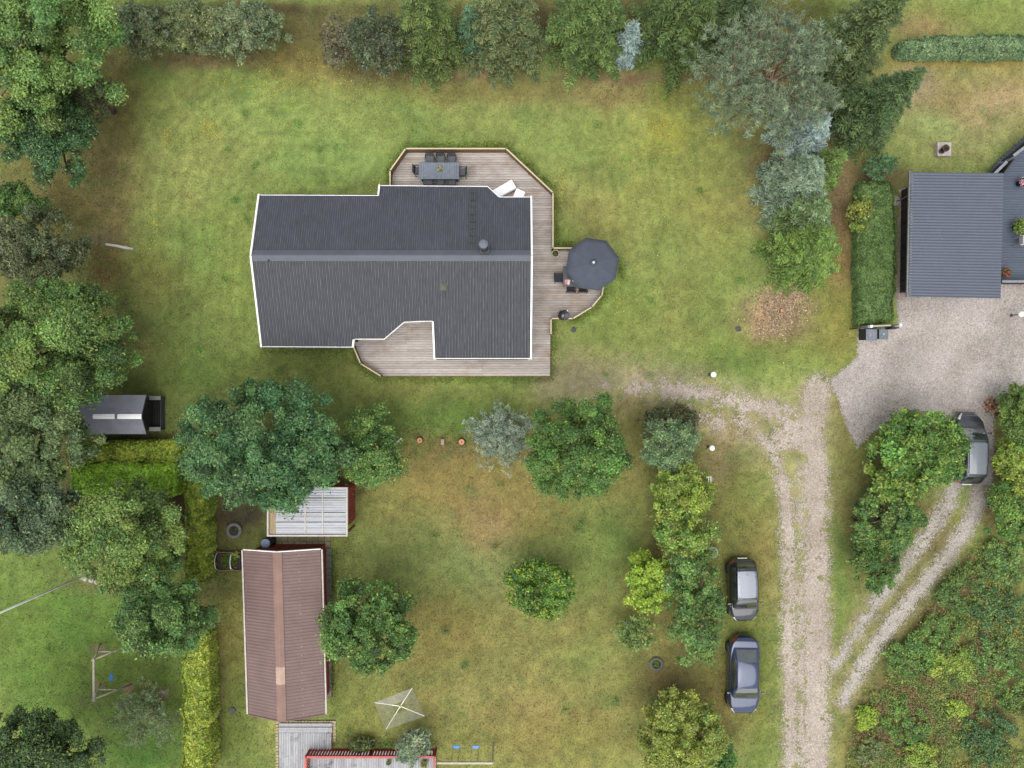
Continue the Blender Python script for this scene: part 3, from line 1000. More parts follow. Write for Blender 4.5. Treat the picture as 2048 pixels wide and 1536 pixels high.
rr = random.Random(4)
ytop, ybot = max(p[1] for p in DP), min(p[1] for p in DP)
nrow = int((ytop - ybot) / .145)
hw0, hw1 = W(962, 0, ZD).x, wp[5].x
for k in range(nrow):
    y1 = ytop - k * (ytop - ybot) / nrow
    y0 = y1 - (ytop - ybot) / nrow + .017
    a, b = crossings(DP, y1 - .001), crossings(DP, y0 + .001)
    if len(a) != len(b):
        m2 = crossings(DP, (y0 + y1) / 2)
        a = b = m2
    for i in range(0, len(a) - 1, 2):
        segs = [(a[i], a[i + 1], b[i], b[i + 1])]
        # leave the inside of the house free
        yc = (y0 + y1) / 2
        if wp[7].y + .05 < yc < wp[5].y and segs[0][1] > hw1:
            L_, R_ = segs[0], segs[0]
            segs = [(hw1 - .02, L_[1], hw1 - .02, L_[3])]
            if yc < wp[9].y:
                segs.append((a[i], wp[8].x + .02, b[i], wp[8].x + .02))
        elif wp[5].y <= yc < wp[3].y and segs[0][1] > hw0:
            segs = [(hw0, segs[0][1], hw0, segs[0][3])]
        for t0, t1, u0, u1 in segs:
            if min(t1 - t0, u1 - u0) < .12:
                continue
            # boards butt end to end at random joints
            ln = t1 - t0
            cuts = [0, 1]
            if ln > 5:
                cuts = [0, rr.uniform(.35, .65), 1]
            for c0, c1 in zip(cuts[:-1], cuts[1:]):
                g = .006
                xa0, xa1 = t0 + ln * c0 + g, t0 + ln * c1 - g
                xb0, xb1 = (u0 if c0 == 0 else t0 + ln * c0) + g, (u1 if c1 == 1 else t0 + ln * c1) - g
                dz = rr.uniform(-.003, .003)
                z0, z1 = ZD - .03, ZD + dz
                MB().add([(xb0, y0, z0), (xb1, y0, z0), (xa1, y1, z0), (xa0, y1, z0), (xb0, y0, z1), (xb1, y0, z1), (xa1, y1, z1), (xa0, y1, z1)],
                         [(4, 5, 6, 7), (0, 1, 5, 4), (1, 2, 6, 5), (2, 3, 7, 6), (3, 0, 4, 7), (3, 2, 1, 0)]).build('plank', M['plank'], deck)
# joists below, and the edge boards
for x in np.arange(-9.0, 4.6, .9):
    for y0, y1 in ((.55, 2.3), (2.3, 6.0), (6.0, 10.5), (10.5, 13.7)):
        c = crossings([(q[1], q[0]) for q in DP], x)
        for i in range(0, len(c) - 1, 2):
            lo, hi = max(y0, c[i] + .1), min(y1, c[i + 1] - .1)
            if hi - lo > .4:
                MB().box(x - .03, x + .03, lo, hi, .05, ZD - .035).build('joist', M['railwood'], deck)

def rail(pts, ztop, close_gap=True, boards=3):
    for i in range(len(pts) - 1):
        p, q = Vector((pts[i].x, pts[i].y, 0)), Vector((pts[i + 1].x, pts[i + 1].y, 0))
        d = (q - p).normalized()
        MB().bar(p + Vector((0, 0, ztop - .02)) - d * .03, q + Vector((0, 0, ztop - .02)) + d * .03, .075, .035).build('rail_cap', M['capwood'], deck)
        hgt = ztop - .04 - ZD
        for k in range(boards):
            zc = ZD + hgt * (k + .5) / boards
            MB().bar(p + Vector((0, 0, zc)), q + Vector((0, 0, zc)), .03, hgt / boards - .025).build('rail_board', M['railwood'], deck)
        nn = max(1, int((q - p).length / 1.5))
        for k in range(nn + 1):
            c = p + (q - p) * (k / nn)
            MB().bar(c + Vector((0, 0, 0)), c + Vector((0, 0, ztop - .04)), .08, .08, d).build('rail_post', M['railwood'], deck)
rail(n_w[:7], Zc)
rail(n_w[7:], Zc)
rail(e_w, .95)
rail(s_w, .95)
edge = [(d_s[0], d_s[1]), (e_w[-1], d_s[0])]
for p, q in edge:
    MB().bar((p.x, p.y, ZD - .12), (q.x, q.y, ZD - .12), .035, .2).build('edge_board', M['railwood'], deck)

# ================================================================== BROWN ROOFED OUTBUILDING
M['roof_b'] = roof_mat('brown_corrugated', C(130, 104, 99), C(117, 92, 88), None, .6)
M['ridge_b'] = roof_mat('brown_ridge', C(158, 124, 110), C(138, 106, 94), None, .7)
M['ridge_c'] = roof_mat('pale_ridge_patch', C(206, 178, 158), C(182, 150, 130), None, .7)
M['red'] = mat('red_boarding', C(168, 58, 46), .75, C(134, 44, 36), 4, (1, 1, .2), .3, rnd=.1)
M['redcap'] = mat('red_rail', C(214, 104, 92), .65, C(190, 84, 74), 4, rnd=.05)
M['pale2'] = mat('off_white_gutter', C(214, 206, 196), .6, C(190, 182, 172), 5)
shed = thing('outbuilding', 'long brown ribbed roof outbuilding with red boarded walls', 'outbuilding', (-13.1, -14.2, 0))
nw, ne, se, sw = Vector((-15.42, -9.54)), Vector((-11.0, -9.50)), Vector((-10.75, -18.95)), Vector((-15.12, -18.95))
rn, rs = Vector((-13.26, -9.50)), Vector((-13.0, -19.02))
ze, zr_ = 2.2, 2.9
npt = int(9.45 / (.185 / 7))
tt = np.linspace(0, 1, npt)
ph = (tt * 9.45 / .185) % 1.0
prof = .022 * np.where(ph < .5, np.sin(ph * 2 * PI), -.3 * np.sin((ph - .5) * 2 * PI))
for e0, e1 in ((nw, sw), (ne, se)):
    rows = []
    for f in (0, .5, 1):
        x = (e0.x + (rn.x - e0.x) * f) * (1 - tt) + (e1.x + (rs.x - e1.x) * f) * tt
        y = (e0.y + (rn.y - e0.y) * f) * (1 - tt) + (e1.y + (rs.y - e1.y) * f) * tt
        rows.append(np.stack([x, y, ze + (zr_ - ze) * f + prof], -1))
    V = np.vstack(rows)
    q = (np.arange(2)[:, None] * npt + np.arange(npt - 1)[None, :]).ravel()
    fast_mesh('roof_sheet', V, np.stack([q, q + 1, q + npt + 1, q + npt], -1), M['roof_b'], shed, None, True)
for k, (a, b, mm_) in enumerate(((0, .24, 'ridge_b'), (.24, .47, 'ridge_b'), (.47, .68, 'ridge_b'), (.68, .78, 'ridge_c'), (.78, 1.0, 'ridge_b'))):
    p0, p1 = rn + (rs - rn) * a, rn + (rs - rn) * min(1, b + .003)
    lf = .05 + .004 * (k % 2)
    MB().grid([[(p0.x - .26, p0.y, zr_ + lf - .08), (p1.x - .26, p1.y, zr_ + lf - .08)], [(p0.x - .03, p0.y, zr_ + lf), (p1.x - .03, p1.y, zr_ + lf)],
               [(p0.x + .03, p0.y, zr_ + lf), (p1.x + .03, p1.y, zr_ + lf)], [(p0.x + .26, p0.y, zr_ + lf - .08), (p1.x + .26, p1.y, zr_ + lf - .08)]]).build('ridge_cap', M[mm_], shed)
for a, b, o_ in ((nw, sw, -.08), (ne, se, .08)):
    MB().bar((a.x + o_, a.y, ze - .03), (b.x + o_, b.y, ze - .03), .085, .09).build('gutter', M['pale2'], shed)
for e0, r0, dy in ((nw, rn, .03), (ne, rn, .03), (sw, rs, -.03), (se, rs, -.03)):
    MB().bar((e0.x, e0.y + dy, ze - .03), (r0.x, r0.y + dy, zr_ - .03), .05, .14).build('barge_board', M['white'] if dy > 0 else M['roof_b'], shed)
for k in range(20):                      # fixings down the eastern slope
    f = .5
    p = (ne + (rn - ne) * f).lerp(se + (rs - se) * f, (k + .5) / 20)
    MB().lathe((p.x, p.y, ze + (zr_ - ze) * f + .015), [(.03, 0), (.028, .012), (.01, .018)], 7).build('roof_fixing', M['ridge_c'], shed)
ins = .3
wl = [Vector((nw.x + ins, nw.y - .18)), Vector((ne.x - ins, ne.y - .18)), Vector((se.x - ins, se.y + .3)), Vector((sw.x + ins, sw.y + .3))]
mb = MB()
mb.add([(wl[0].x, wl[0].y, 0), (wl[3].x, wl[3].y, 0), (wl[3].x, wl[3].y, ze), (wl[0].x, wl[0].y, ze)], [(0, 1, 2, 3)])
mb.add([(wl[1].x, wl[1].y, 0), (wl[2].x, wl[2].y, 0), (wl[2].x, wl[2].y, ze), (wl[1].x, wl[1].y, ze)], [(3, 2, 1, 0)])
for a, b in ((wl[0], wl[1]), (wl[3], wl[2])):
    c = (a + b) / 2
    mb.add([(a.x, a.y, 0), (b.x, b.y, 0), (b.x, b.y, ze), (c.x, c.y, zr_ - .05), (a.x, a.y, ze)], [(0, 1, 2, 3, 4)])
mb.build('wall', M['red'], shed)
for k in range(26):                      # vertical boards on the northern gable
    x = wl[0].x + .08 + k * (wl[1].x - wl[0].x - .16) / 25
    hh = ze + (zr_ - ze) * (1 - abs(x - (wl[0].x + wl[1].x) / 2) / ((wl[1].x - wl[0].x) / 2)) - .08
    MB().box(x - .05, x + .05, wl[0].y + .002, wl[0].y + .03, .05, hh).build('wall_board', M['red'], shed)
window((wl[1].x + .0, -12.5), (wl[1].x + .06, -13.5), .9, 1.8, (1, 0), shed)
window((wl[1].x + .1, -15.0), (wl[1].x + .13, -15.9), .1, 1.95, (1, 0), shed, 'door')

# ================================================================== LEAN-TO WITH PALE PLASTIC ROOF
M['plastic'] = mat('pale_plastic_sheet', C(178, 182, 191), .35, C(156, 160, 168), 2.2, (.5, 3, 1), 0, rnd=.05, spec=.6,
                   stain=C(160, 156, 122), stain_scale=1.4, stain_rng=(.6, .8))
M['ochre'] = mat('ochre_board', C(176, 156, 118), .8, C(150, 130, 96), 4, (4, .5, 1))
M['grime'] = mat('grimy_edge', C(120, 118, 98), .8, C(92, 90, 72), 4, (.4, 4, 1))
lean = thing('lean_to', 'small garden shelter with pale plastic sheet roof in white frame', 'shelter', tuple(W(615, 1023)))
zl = 2.25
A, B, Cc_, D = W(536, 976, zl), W(694, 976, zl), W(695, 1071, zl), W(537, 1071, zl)
x0, x1, y1, y0 = A.x, B.x, A.y, D.y
nsh = 6
for k in range(nsh):
    ya, yb = y0 + .07 + (y1 - y0 - .14) * k / nsh, y0 + .07 + (y1 - y0 - .14) * (k + 1) / nsh
    lf = .012 * (k % 2)
    P = []
    for j in range(13):
        u = j / 12
        y = ya + (yb + .02 - ya) * u
        P.append([(x0 + .42, y, zl - .05 + lf + .012 * math.sin(u * 6 * PI)), (x1 - .07, y, zl - .05 + lf + .012 * math.sin(u * 6 * PI))])
    MB().grid(P).build('roof_sheet', M['plastic'], lean, True)
for yy in (.22, .52, .72):
    y = y1 - (y1 - y0) * yy
    MB().box(x0 + .45, x1 - .1, y - .02, y + .02, zl - .035, zl - .018).build('grime_seam', M['grime'], lean)
for yy in (.28, .62, .86):
    y = y1 - (y1 - y0) * yy
    MB().box(x0 + .45, x1 - .1, y - .018, y + .018, zl - .03, zl - .014).build('batten', M['pale2'], lean)
for xx in (.47, .69):
    x = x0 + (x1 - x0) * xx
    MB().box(x - .03, x + .03, y0 + .08, y1 - .08, zl - .024, zl - .006).build('rafter', M['pale2'], lean)
MB().box(x0 + .07, x0 + .43, y0 + .07, y1 - .07, zl - .06, zl - .03).build('roof_board', M['ochre'], lean)
for p, q in (((x0, y0), (x1, y0)), ((x1, y0), (x1, y1)), ((x1, y1), (x0, y1)), ((x0, y1), (x0, y0))):
    d = Vector((q[0] - p[0], q[1] - p[1], 0)).normalized() * .045
    MB().bar((p[0] - d.x, p[1] - d.y, zl - .03), (q[0] - d.x, q[1] - d.y, zl - .03), .09, .16).build('frame', M['pale2'], lean)
for x, y in ((x0 + .1, y0 + .1), (x1 - .1, y0 + .1), (x0 + .1, y1 - .1), (x1 - .1, y1 - .1)):
    MB().box(x - .05, x + .05, y - .05, y + .05, 0, zl - .1).build('post', M['red'], lean)
ny = 14
for k in range(ny):                       # red boards of the eastern side
    ya = y0 + .5 + (y1 - y0 - .62) * k / ny
    MB().box(x1 - .06, x1 - .025, ya, ya + (y1 - y0 - .62) / ny - .012, .05, zl - .16).build('wall_board', M['red'], lean)
for k in range(16):
    xa = x0 + .15 + (x1 - x0 - .3) * k / 16
    MB().box(xa, xa + (x1 - x0 - .3) / 16 - .012, y1 - .07, y1 - .04, .05, zl - .16).build('wall_board', M['red'], lean)

# ================================================================== DARK ROOFED HEN HOUSE IN THE WEST
M['felt'] = mat('grey_roof_felt', C(146, 149, 160), .75, C(128, 131, 141), 1.2, None, .35, 50, stain=C(138, 132, 120), stain_scale=.7)
M['skylight'] = mat('white_skylight', (.8, .8, .8), .4, (.74, .74, .75), 3)
hen = thing('hen_house', 'small grey felt roofed shed with white ridge lights and open porch', 'shed', tuple(W(240, 830)))
zh, zp = 1.9, 2.45
xr = W(293, 790, zh).x
yn_, ysn = W(293, 790, zh).y, W(293, 868, zh).y
ym = W(0, 833, zp).y
xl = xr - 4.4
for y_, s_ in ((yn_, 1), (ysn, -1)):
    for k in range(3):                   # felt strips
        u0, u1 = k / 3, (k + 1) / 3 + .01
        f = lambda u: (y_ + (ym - y_) * u, zh + (zp - zh) * u + .004 * (2 - k))
        a, b = f(u0), f(min(1, u1))
        MB().grid([[(xl, a[0], a[1]), (xr, a[0], a[1])], [(xl, b[0], b[1]), (xr, b[0], b[1])]]).build('felt_strip', M['felt'], hen)
    MB().bar((xl, y_, zh - .05), (xr, y_, zh - .05), .03, .1).build('fascia_board', M['darkgrey'], hen)
    MB().bar((xr, y_, zh - .035), (xr, ym, zp - .035), .03, .09).build('barge_board', M['darkgrey'], hen)
for a, b in ((W(186, 0, zp).x, W(229, 0, zp).x), (W(235, 0, zp).x, W(283, 0, zp).x)):
    mb = MB()
    mb.grid([[(a, ym - .14, zp - .01), (b, ym - .14, zp - .01)], [(a, ym, zp + .05), (b, ym, zp + .05)], [(a, ym + .14, zp - .01), (b, ym + .14, zp - .01)]])
    mb.add([(a, ym - .14, zp - .01), (a, ym, zp + .05), (a, ym + .14, zp - .01)], [(0, 1, 2)])
    mb.add([(b, ym - .14, zp - .01), (b, ym, zp + .05), (b, ym + .14, zp - .01)], [(2, 1, 0)])
    mb.build('ridge_light', M['skylight'], hen)
MB().prism([(xl + .2, ysn + .15), (xr - .55, ysn + .15), (xr - .55, yn_ - .15), (xl + .2, yn_ - .15)], 0, zh - .02).build('wall', M['black'], hen)
MB().add([(xr - .55, ysn + .15, zh - .02), (xr - .55, yn_ - .15, zh - .02), (xr - .55, ym, zp - .04)], [(0, 1, 2)]).build('gable', M['black'], hen)
xp = W(322, 0, .55).x
for k in range(7):                       # porch floor boards
    xa = xr - .55 + (xp - xr + .55) * k / 7
    MB().box(xa, xa + (xp - xr + .55) / 7 - .03, ysn + .3, yn_ - .3, .08, .12).build('floor_board', M['black'], hen)
M['pale'] = mat('pale_grey_board', C(168, 166, 164), .8, C(140, 138, 136), 5, (.4, 4, 1))
for y_ in (yn_ - .2, ysn + .2):
    MB().box(xr - .54, xp, y_ - .12, y_ + .12, .52, .57).build('side_shelf', M['pale'], hen)
    MB().box(xr - .54, xp - .03, y_ - .06, y_ + .06, 0, .515).build('side_wall', M['black'], hen)
for z in (.3, .55):
    MB().bar((xp, ysn + .1, z), (xp, yn_ - .1, z), .045, .05).build('porch_rail', M['darkgrey'], hen)

# ================================================================== NEIGHBOUR'S GARAGE AND DARK TERRACE
M['roof_g'] = roof_mat('blue_grey_steel', C(82, 90, 105), C(76, 84, 99), None, .5)
gar = thing('garage', 'black walled garage with blue grey ribbed steel roof and pale gutter', 'garage', tuple(W(1905, 470)))
zw, zE = 2.25, 2.75
a, b, c, d = W(1822, 344, zw), W(2007, 346, zE), W(2001, 597, zE), W(1817, 593, zw)
npt = int((a.y - d.y) / (.168 / 8))
tt = np.linspace(0, 1, npt)
ph = (tt * (a.y - d.y) / .168) % 1.0
prof = np.interp(ph, [0, .12, .22, .62, .72, 1.0], [0, 0, .02, .02, 0, 0])
L1 = np.array(a)[None] * (1 - tt[:, None]) + np.array(d)[None] * tt[:, None]
L2 = np.array(b)[None] * (1 - tt[:, None]) + np.array(c)[None] * tt[:, None]
L1[:, 2] += prof
L2[:, 2] += prof
V = np.vstack([L1, L2])
q = np.arange(npt - 1)
fast_mesh('roof_sheet', V, np.stack([q, q + 1, q + npt + 1, q + npt], -1), M['roof_g'], gar)
gut = MB().bar((a.x - .07, a.y + .03, zw - .03), (d.x - .07, d.y - .03, zw - .03), .13, .03)
gut.bar((a.x - .13, a.y + .03, zw + .0), (d.x - .13, d.y - .03, zw + .0), .02, .1)
gut.build('gutter', M['metal'], gar)
for k in range(46):
    t = (k + .5) / 46
    p = a.lerp(d, t)
    MB().box(p.x - .02, p.x + .13, p.y - .022, p.y + .022, zw + .018, zw + .03).build('eave_clip', M['metal'], gar)
xw = 23.5
yA, yB = a.y - .45, d.y + .5
MB().prism([(xw, yB), (L2[0][0] - .5, yB), (L2[0][0] - .4, yA), (xw + .08, yA)], 0, zw - .02).build('wall', M['black'], gar)
nb = 9
for k in range(nb):
    t0, t1 = k / nb, (k + 1) / nb
    ya, yb = yB + (yA - yB) * t0 + .02, yB + (yA - yB) * t1 - (.09 if k % 2 else .03)
    xo = xw + .08 * (t0 + t1) / 2 - .035
    MB().box(xo - .02, xo + .02, ya, yb, .12, zw - .3).build('wall_panel', M['black'], gar)
dp = thing('downpipe', 'thin grey rain pipe leading from the garage gutter to a drain', 'pipe', tuple(W(1792, 402)))
p = W(1793, 402)
MB().tube([(a.x - .07, W(0, 390, 2.2).y, zw - .06), (a.x - .07, W(0, 390, 2.2).y, zw - .3), (p.x + .1, p.y, .25), (p.x, p.y, .05)], .035, 8).build('pipe', M['metal'], dp)
MB().lathe((p.x - .05, p.y, 0), [(.3, .0), (.3, .05), (.26, .07), (.26, .02), (.05, .02)], 18).build('drain_ring', M['stone'], dp)

M['darkplank'] = mat('blue_grey_decking', C(88, 98, 114), .7, C(74, 84, 100), 6, (.35, 7, 1), .25, rnd=.1)
M['greycap'] = mat('grey_cap', C(150, 152, 158), .7, C(130, 132, 138), 5)
nd = thing('neighbour_terrace', 'blue grey plank terrace with black parapet beside the garage', 'terrace', tuple(W(2025, 450)))
NP = [W(1972, 352, .35), W(2000, 318, .35), W(2075, 252, .35), W(2080, 566, .35), (W(2003, 566, .35)), W(2003, 352, .35)]
NPp = [(p.x, p.y) for p in NP]
yt, yb = max(p[1] for p in NPp), min(p[1] for p in NPp)
nn = int((yt - yb) / .15)
for k in range(nn):
    y1_ = yt - k * (yt - yb) / nn
    y0_ = y1_ - (yt - yb) / nn + .012
    xs = crossings(NPp, (y0_ + y1_) / 2)
    for i in range(0, len(xs) - 1, 2):
        if xs[i + 1] - xs[i] > .1:
            MB().box(xs[i], xs[i + 1], y0_, y1_, .31, .35 + rr.uniform(-.003, .003)).build('plank', M['darkplank'], nd)
for (u, v, ztop) in (((1966, 362), (1998, 330), 1.0), ((2004, 322), (2030, 302), 1.3), ((2030, 302), (2080, 256), 1.3)):
    p, q = W(*u, .35), W(*v, .35)
    MB().bar((p.x, p.y, ztop / 2), (q.x, q.y, ztop / 2), .06, ztop).build('parapet', M['black'], nd)
    MB().bar((p.x, p.y, ztop + .02), (q.x, q.y, ztop + .02), .16, .035).build('parapet_cap', M['greycap'], nd)
p, q = W(2004, 563, 1.0), W(2080, 563, 1.0)
MB().bar((p.x, p.y, .5), (q.x, q.y, .5), .06, .98).build('parapet', M['black'], nd)
MB().bar((p.x, p.y, 1.01), (q.x, q.y, 1.01), .14, .035).build('parapet_cap', M['greycap'], nd)
p, q = W(2008, 347, 1.1), W(2030, 318, 1.1)
MB().bar((p.x, p.y, .72), (q.x, q.y, .72), .08, .75).build('bench_back', M['darkgrey'], nd)

# ================================================================== SOUTHERN TERRACE WITH RED RAILING
M['silver'] = mat('silver_decking', C(190, 190, 192), .8, C(158, 158, 162), 6, (7, .35, 1), .3, rnd=.16, stain=C(120, 120, 124), stain_scale=1.2, stain_rng=(.58, .7))
sd = thing('southern_terrace', 'silver grey plank terrace beyond the brown roofed outbuilding', 'terrace', tuple(W(620, 1520)))
zs = .22
x0 = W(558, 0, zs).x
x1 = W(663, 0, zs).x
yt = W(0, 1466, zs).y
ybt = -25.2
n = 22
for k in range(n):
    xa = x0 + (x1 - x0) * k / n
    jn = yt - rr.uniform(1.2, 2.2)
    for ya, yb in ((jn + .005, yt), (ybt, jn - .005)):
        MB().box(xa, xa + (x1 - x0) / n - .012, ya, yb, zs - .04, zs + rr.uniform(-.003, .003)).build('plank', M['silver'], sd)
for k in range(5):
    ya = yt + .02 + .105 * k
    zt = zs - .005 if k < 3 else zs - .07
    MB().box(x0 - .02, x1 + .03, ya, ya + .095, zt - .04, zt).build('step_board', M['silver'], sd)
MB().box(x0, x1, yt - .02, yt + .5, .0, .14).build('step_frame', M['railwood'], sd)
x2 = W(872, 0, zs).x
yr2 = W(0, 1500, .1).y
n = int((x2 - x1) / .15)
for k in range(n):
    xa = x1 + (x2 - x1) * k / n
    MB().box(xa, xa + (x2 - x1) / n - .012, ybt, yr2, zs - .04, zs + rr.uniform(-.003, .003)).build('plank', M['silver'], sd)
ra = thing('red_railing', 'red painted slatted railing round the silver plank terrace', 'railing', tuple(W(740, 1505)))
yR = W(0, 1499, .2).y
xL, xR = W(611, 0, 1.05).x, W(869, 0, 1.05).x
MB().bar((xL, yR, 1.05), (xR, yR, 1.05), .13, .045).build('top_rail', M['redcap'], ra)
MB().bar((xL, yR + .06, 1.05), (xL, ybt, 1.05), .13, .045).build('top_rail', M['redcap'], ra)
MB().bar((xR, yR - .08, 1.05), (xR, ybt, 1.05), .1, .045).build('top_rail', M['redcap'], ra)
for z in (.34, .92):
    MB().bar((xL, yR, z), (xR, yR, z), .04, .08).build('cross_rail', M['red'], ra)
    MB().bar((xL, yR, z), (xL, ybt, z), .04, .08).build('cross_rail', M['red'], ra)
ns = 44
for k in range(ns):
    x = xL + .1 + (xR - xL - .2) * k / (ns - 1)
    MB().box(x - .058, x + .058, yR + .025, yR + .05, .24, 1.02).build('slat', M['red'], ra)
for k in range(14):
    y = yR - .1 - k * .18
    MB().box(xL - .05, xL - .025, y - .045, y + .045, .24, 1.02).build('slat', M['red'], ra)
for x in (xL, (xL + xR) / 2, xR):
    MB().box(x - .05, x + .05, yR - .05, yR + .021, 0, 1.025).build('post', M['red'], ra)

# ================================================================== PAVING
M['slab'] = mat('concrete_slab', C(168, 158, 128), .9, C(138, 128, 100), 5, None, .4, 30, rnd=.12)
M['slabgrey'] = mat('grey_concrete_slab', C(150, 148, 142), .9, C(122, 120, 116), 5, None, .4, 30, rnd=.12)
M['cobble'] = mat('yellow_cobble', C(198, 186, 148), .9, C(168, 154, 116), 6, None, .4, 30, rnd=.14)
pv = tag(MB().box(W(548, 0).x, W(661, 0).x, W(0, 1096).y, W(0, 1068).y, -.06, .004).build('paving', M['soil']), kind='structure')
def slabs(x0, x1, y0, y1, nx, ny, m_, parent, jit=.01, skip=0, name='slab'):
    for i in range(nx):
        for j in range(ny):
            if rr.random() < skip:
                continue
            xa, xb = x0 + (x1 - x0) * i / nx, x0 + (x1 - x0) * (i + 1) / nx
            ya, yb = y0 + (y1 - y0) * j / ny, y0 + (y1 - y0) * (j + 1) / ny
            g = .012
            z = .035 + rr.uniform(-.006, .006)
            o = MB().box(-(xb - xa) / 2 + g, (xb - xa) / 2 - g, -(yb - ya) / 2 + g, (yb - ya) / 2 - g, -.05, 0).build(name, m_, parent)
            og = origin(parent)
            o.location = ((xa + xb) / 2 + rr.uniform(-jit, jit), (ya + yb) / 2 + rr.uniform(-jit, jit), z)
            o.rotation_euler = (rr.uniform(-.01, .01), rr.uniform(-.01, .01), rr.uniform(-.03, .03))
slabs(W(552, 0).x, W(661, 0).x, W(0, 1095).y, W(0, 1070).y, 9, 2, M['slab'], pv)
fp = tag(MB().box(W(651, 0).x, W(665, 0).x, W(0, 1394).y, W(0, 1096.5).y, -.06, .003).build('footpath', M['soil']), kind='structure')
slabs(W(652, 0).x, W(664, 0).x, W(0, 1393).y, W(0, 1097).y, 1, 22, M['slabgrey'], fp)
cb_ = tag(MB().box(W(552, 0).x, W(672, 0).x, W(0, 1449).y, W(0, 1440).y, -.06, .002).build('cobble_border', M['soil']), kind='structure')
slabs(W(552, 0).x, W(666, 0).x, W(0, 1448).y, W(0, 1441).y, 18, 1, M['cobble'], cb_, name='cobble')
slabs(W(551.5, 0).x, W(557.5, 0).x, W(0, 1545).y, W(0, 1449).y, 1, 16, M['cobble'], cb_, name='cobble')
slabs(W(665, 0).x, W(672, 0).x, W(0, 1484).y, W(0, 1441).y, 1, 7, M['cobble'], cb_, name='cobble')
# ================================================================== CARS
def car_paint(name, c, rough=.3, metal=.35):
    m, t, b = new_mat(name)
    f = ramp(t, noise_tex(t, 300, 2, .5), .3, .7)
    col = mixc(t, f, c, tuple(v * .86 for v in c))
    dust = ramp(t, noise_tex(t, 2.5, 4, .6), .45, .8)
    col = mixc(t, dust, col, tuple(v * .94 + .006 for v in c))
    t.links.new(col, b.inputs['Base Color'])
    b.inputs['Metallic'].default_value = metal
    b.inputs['Roughness'].default_value = rough
    b.inputs['Coat Weight'].default_value = 1.0
    b.inputs['Coat Roughness'].default_value = .08
    return m
M['tyre'] = mat('tyre_rubber', (.02, .02, .02), .85, (.03, .03, .03), 20)
M['rim'] = mat('wheel_rim', C(150, 152, 156), .35, C(120, 122, 126), 10, metal=.8)
M['trim'] = mat('black_trim', (.016, .016, .018), .5, (.022, .022, .024), 10)
M['lamp'] = mat('headlamp_glass', (.62, .63, .62), .15, (.5, .51, .5), 12, coat=1)
M['tail'] = mat('tail_lamp', (.32, .015, .02), .2, (.24, .012, .016), 12, coat=1)
M['chrome'] = mat('window_trim', C(176, 172, 174), .3, C(150, 148, 150), 8, metal=.8)
m_, t_, b_ = new_mat('car_glass')
b_.inputs['Roughness'].default_value = .04
t_.links.new(mixc(t_, ramp(t_, noise_tex(t_, 3.0), .35, .65), (.012, .018, .018), (.03, .038, .036)), b_.inputs['Base Color'])
b_.inputs['Coat Weight'].default_value = 1.0
b_.inputs['Coat Roughness'].default_value = .02
b_.inputs['IOR'].default_value = 2.1
M['carglass'] = m_

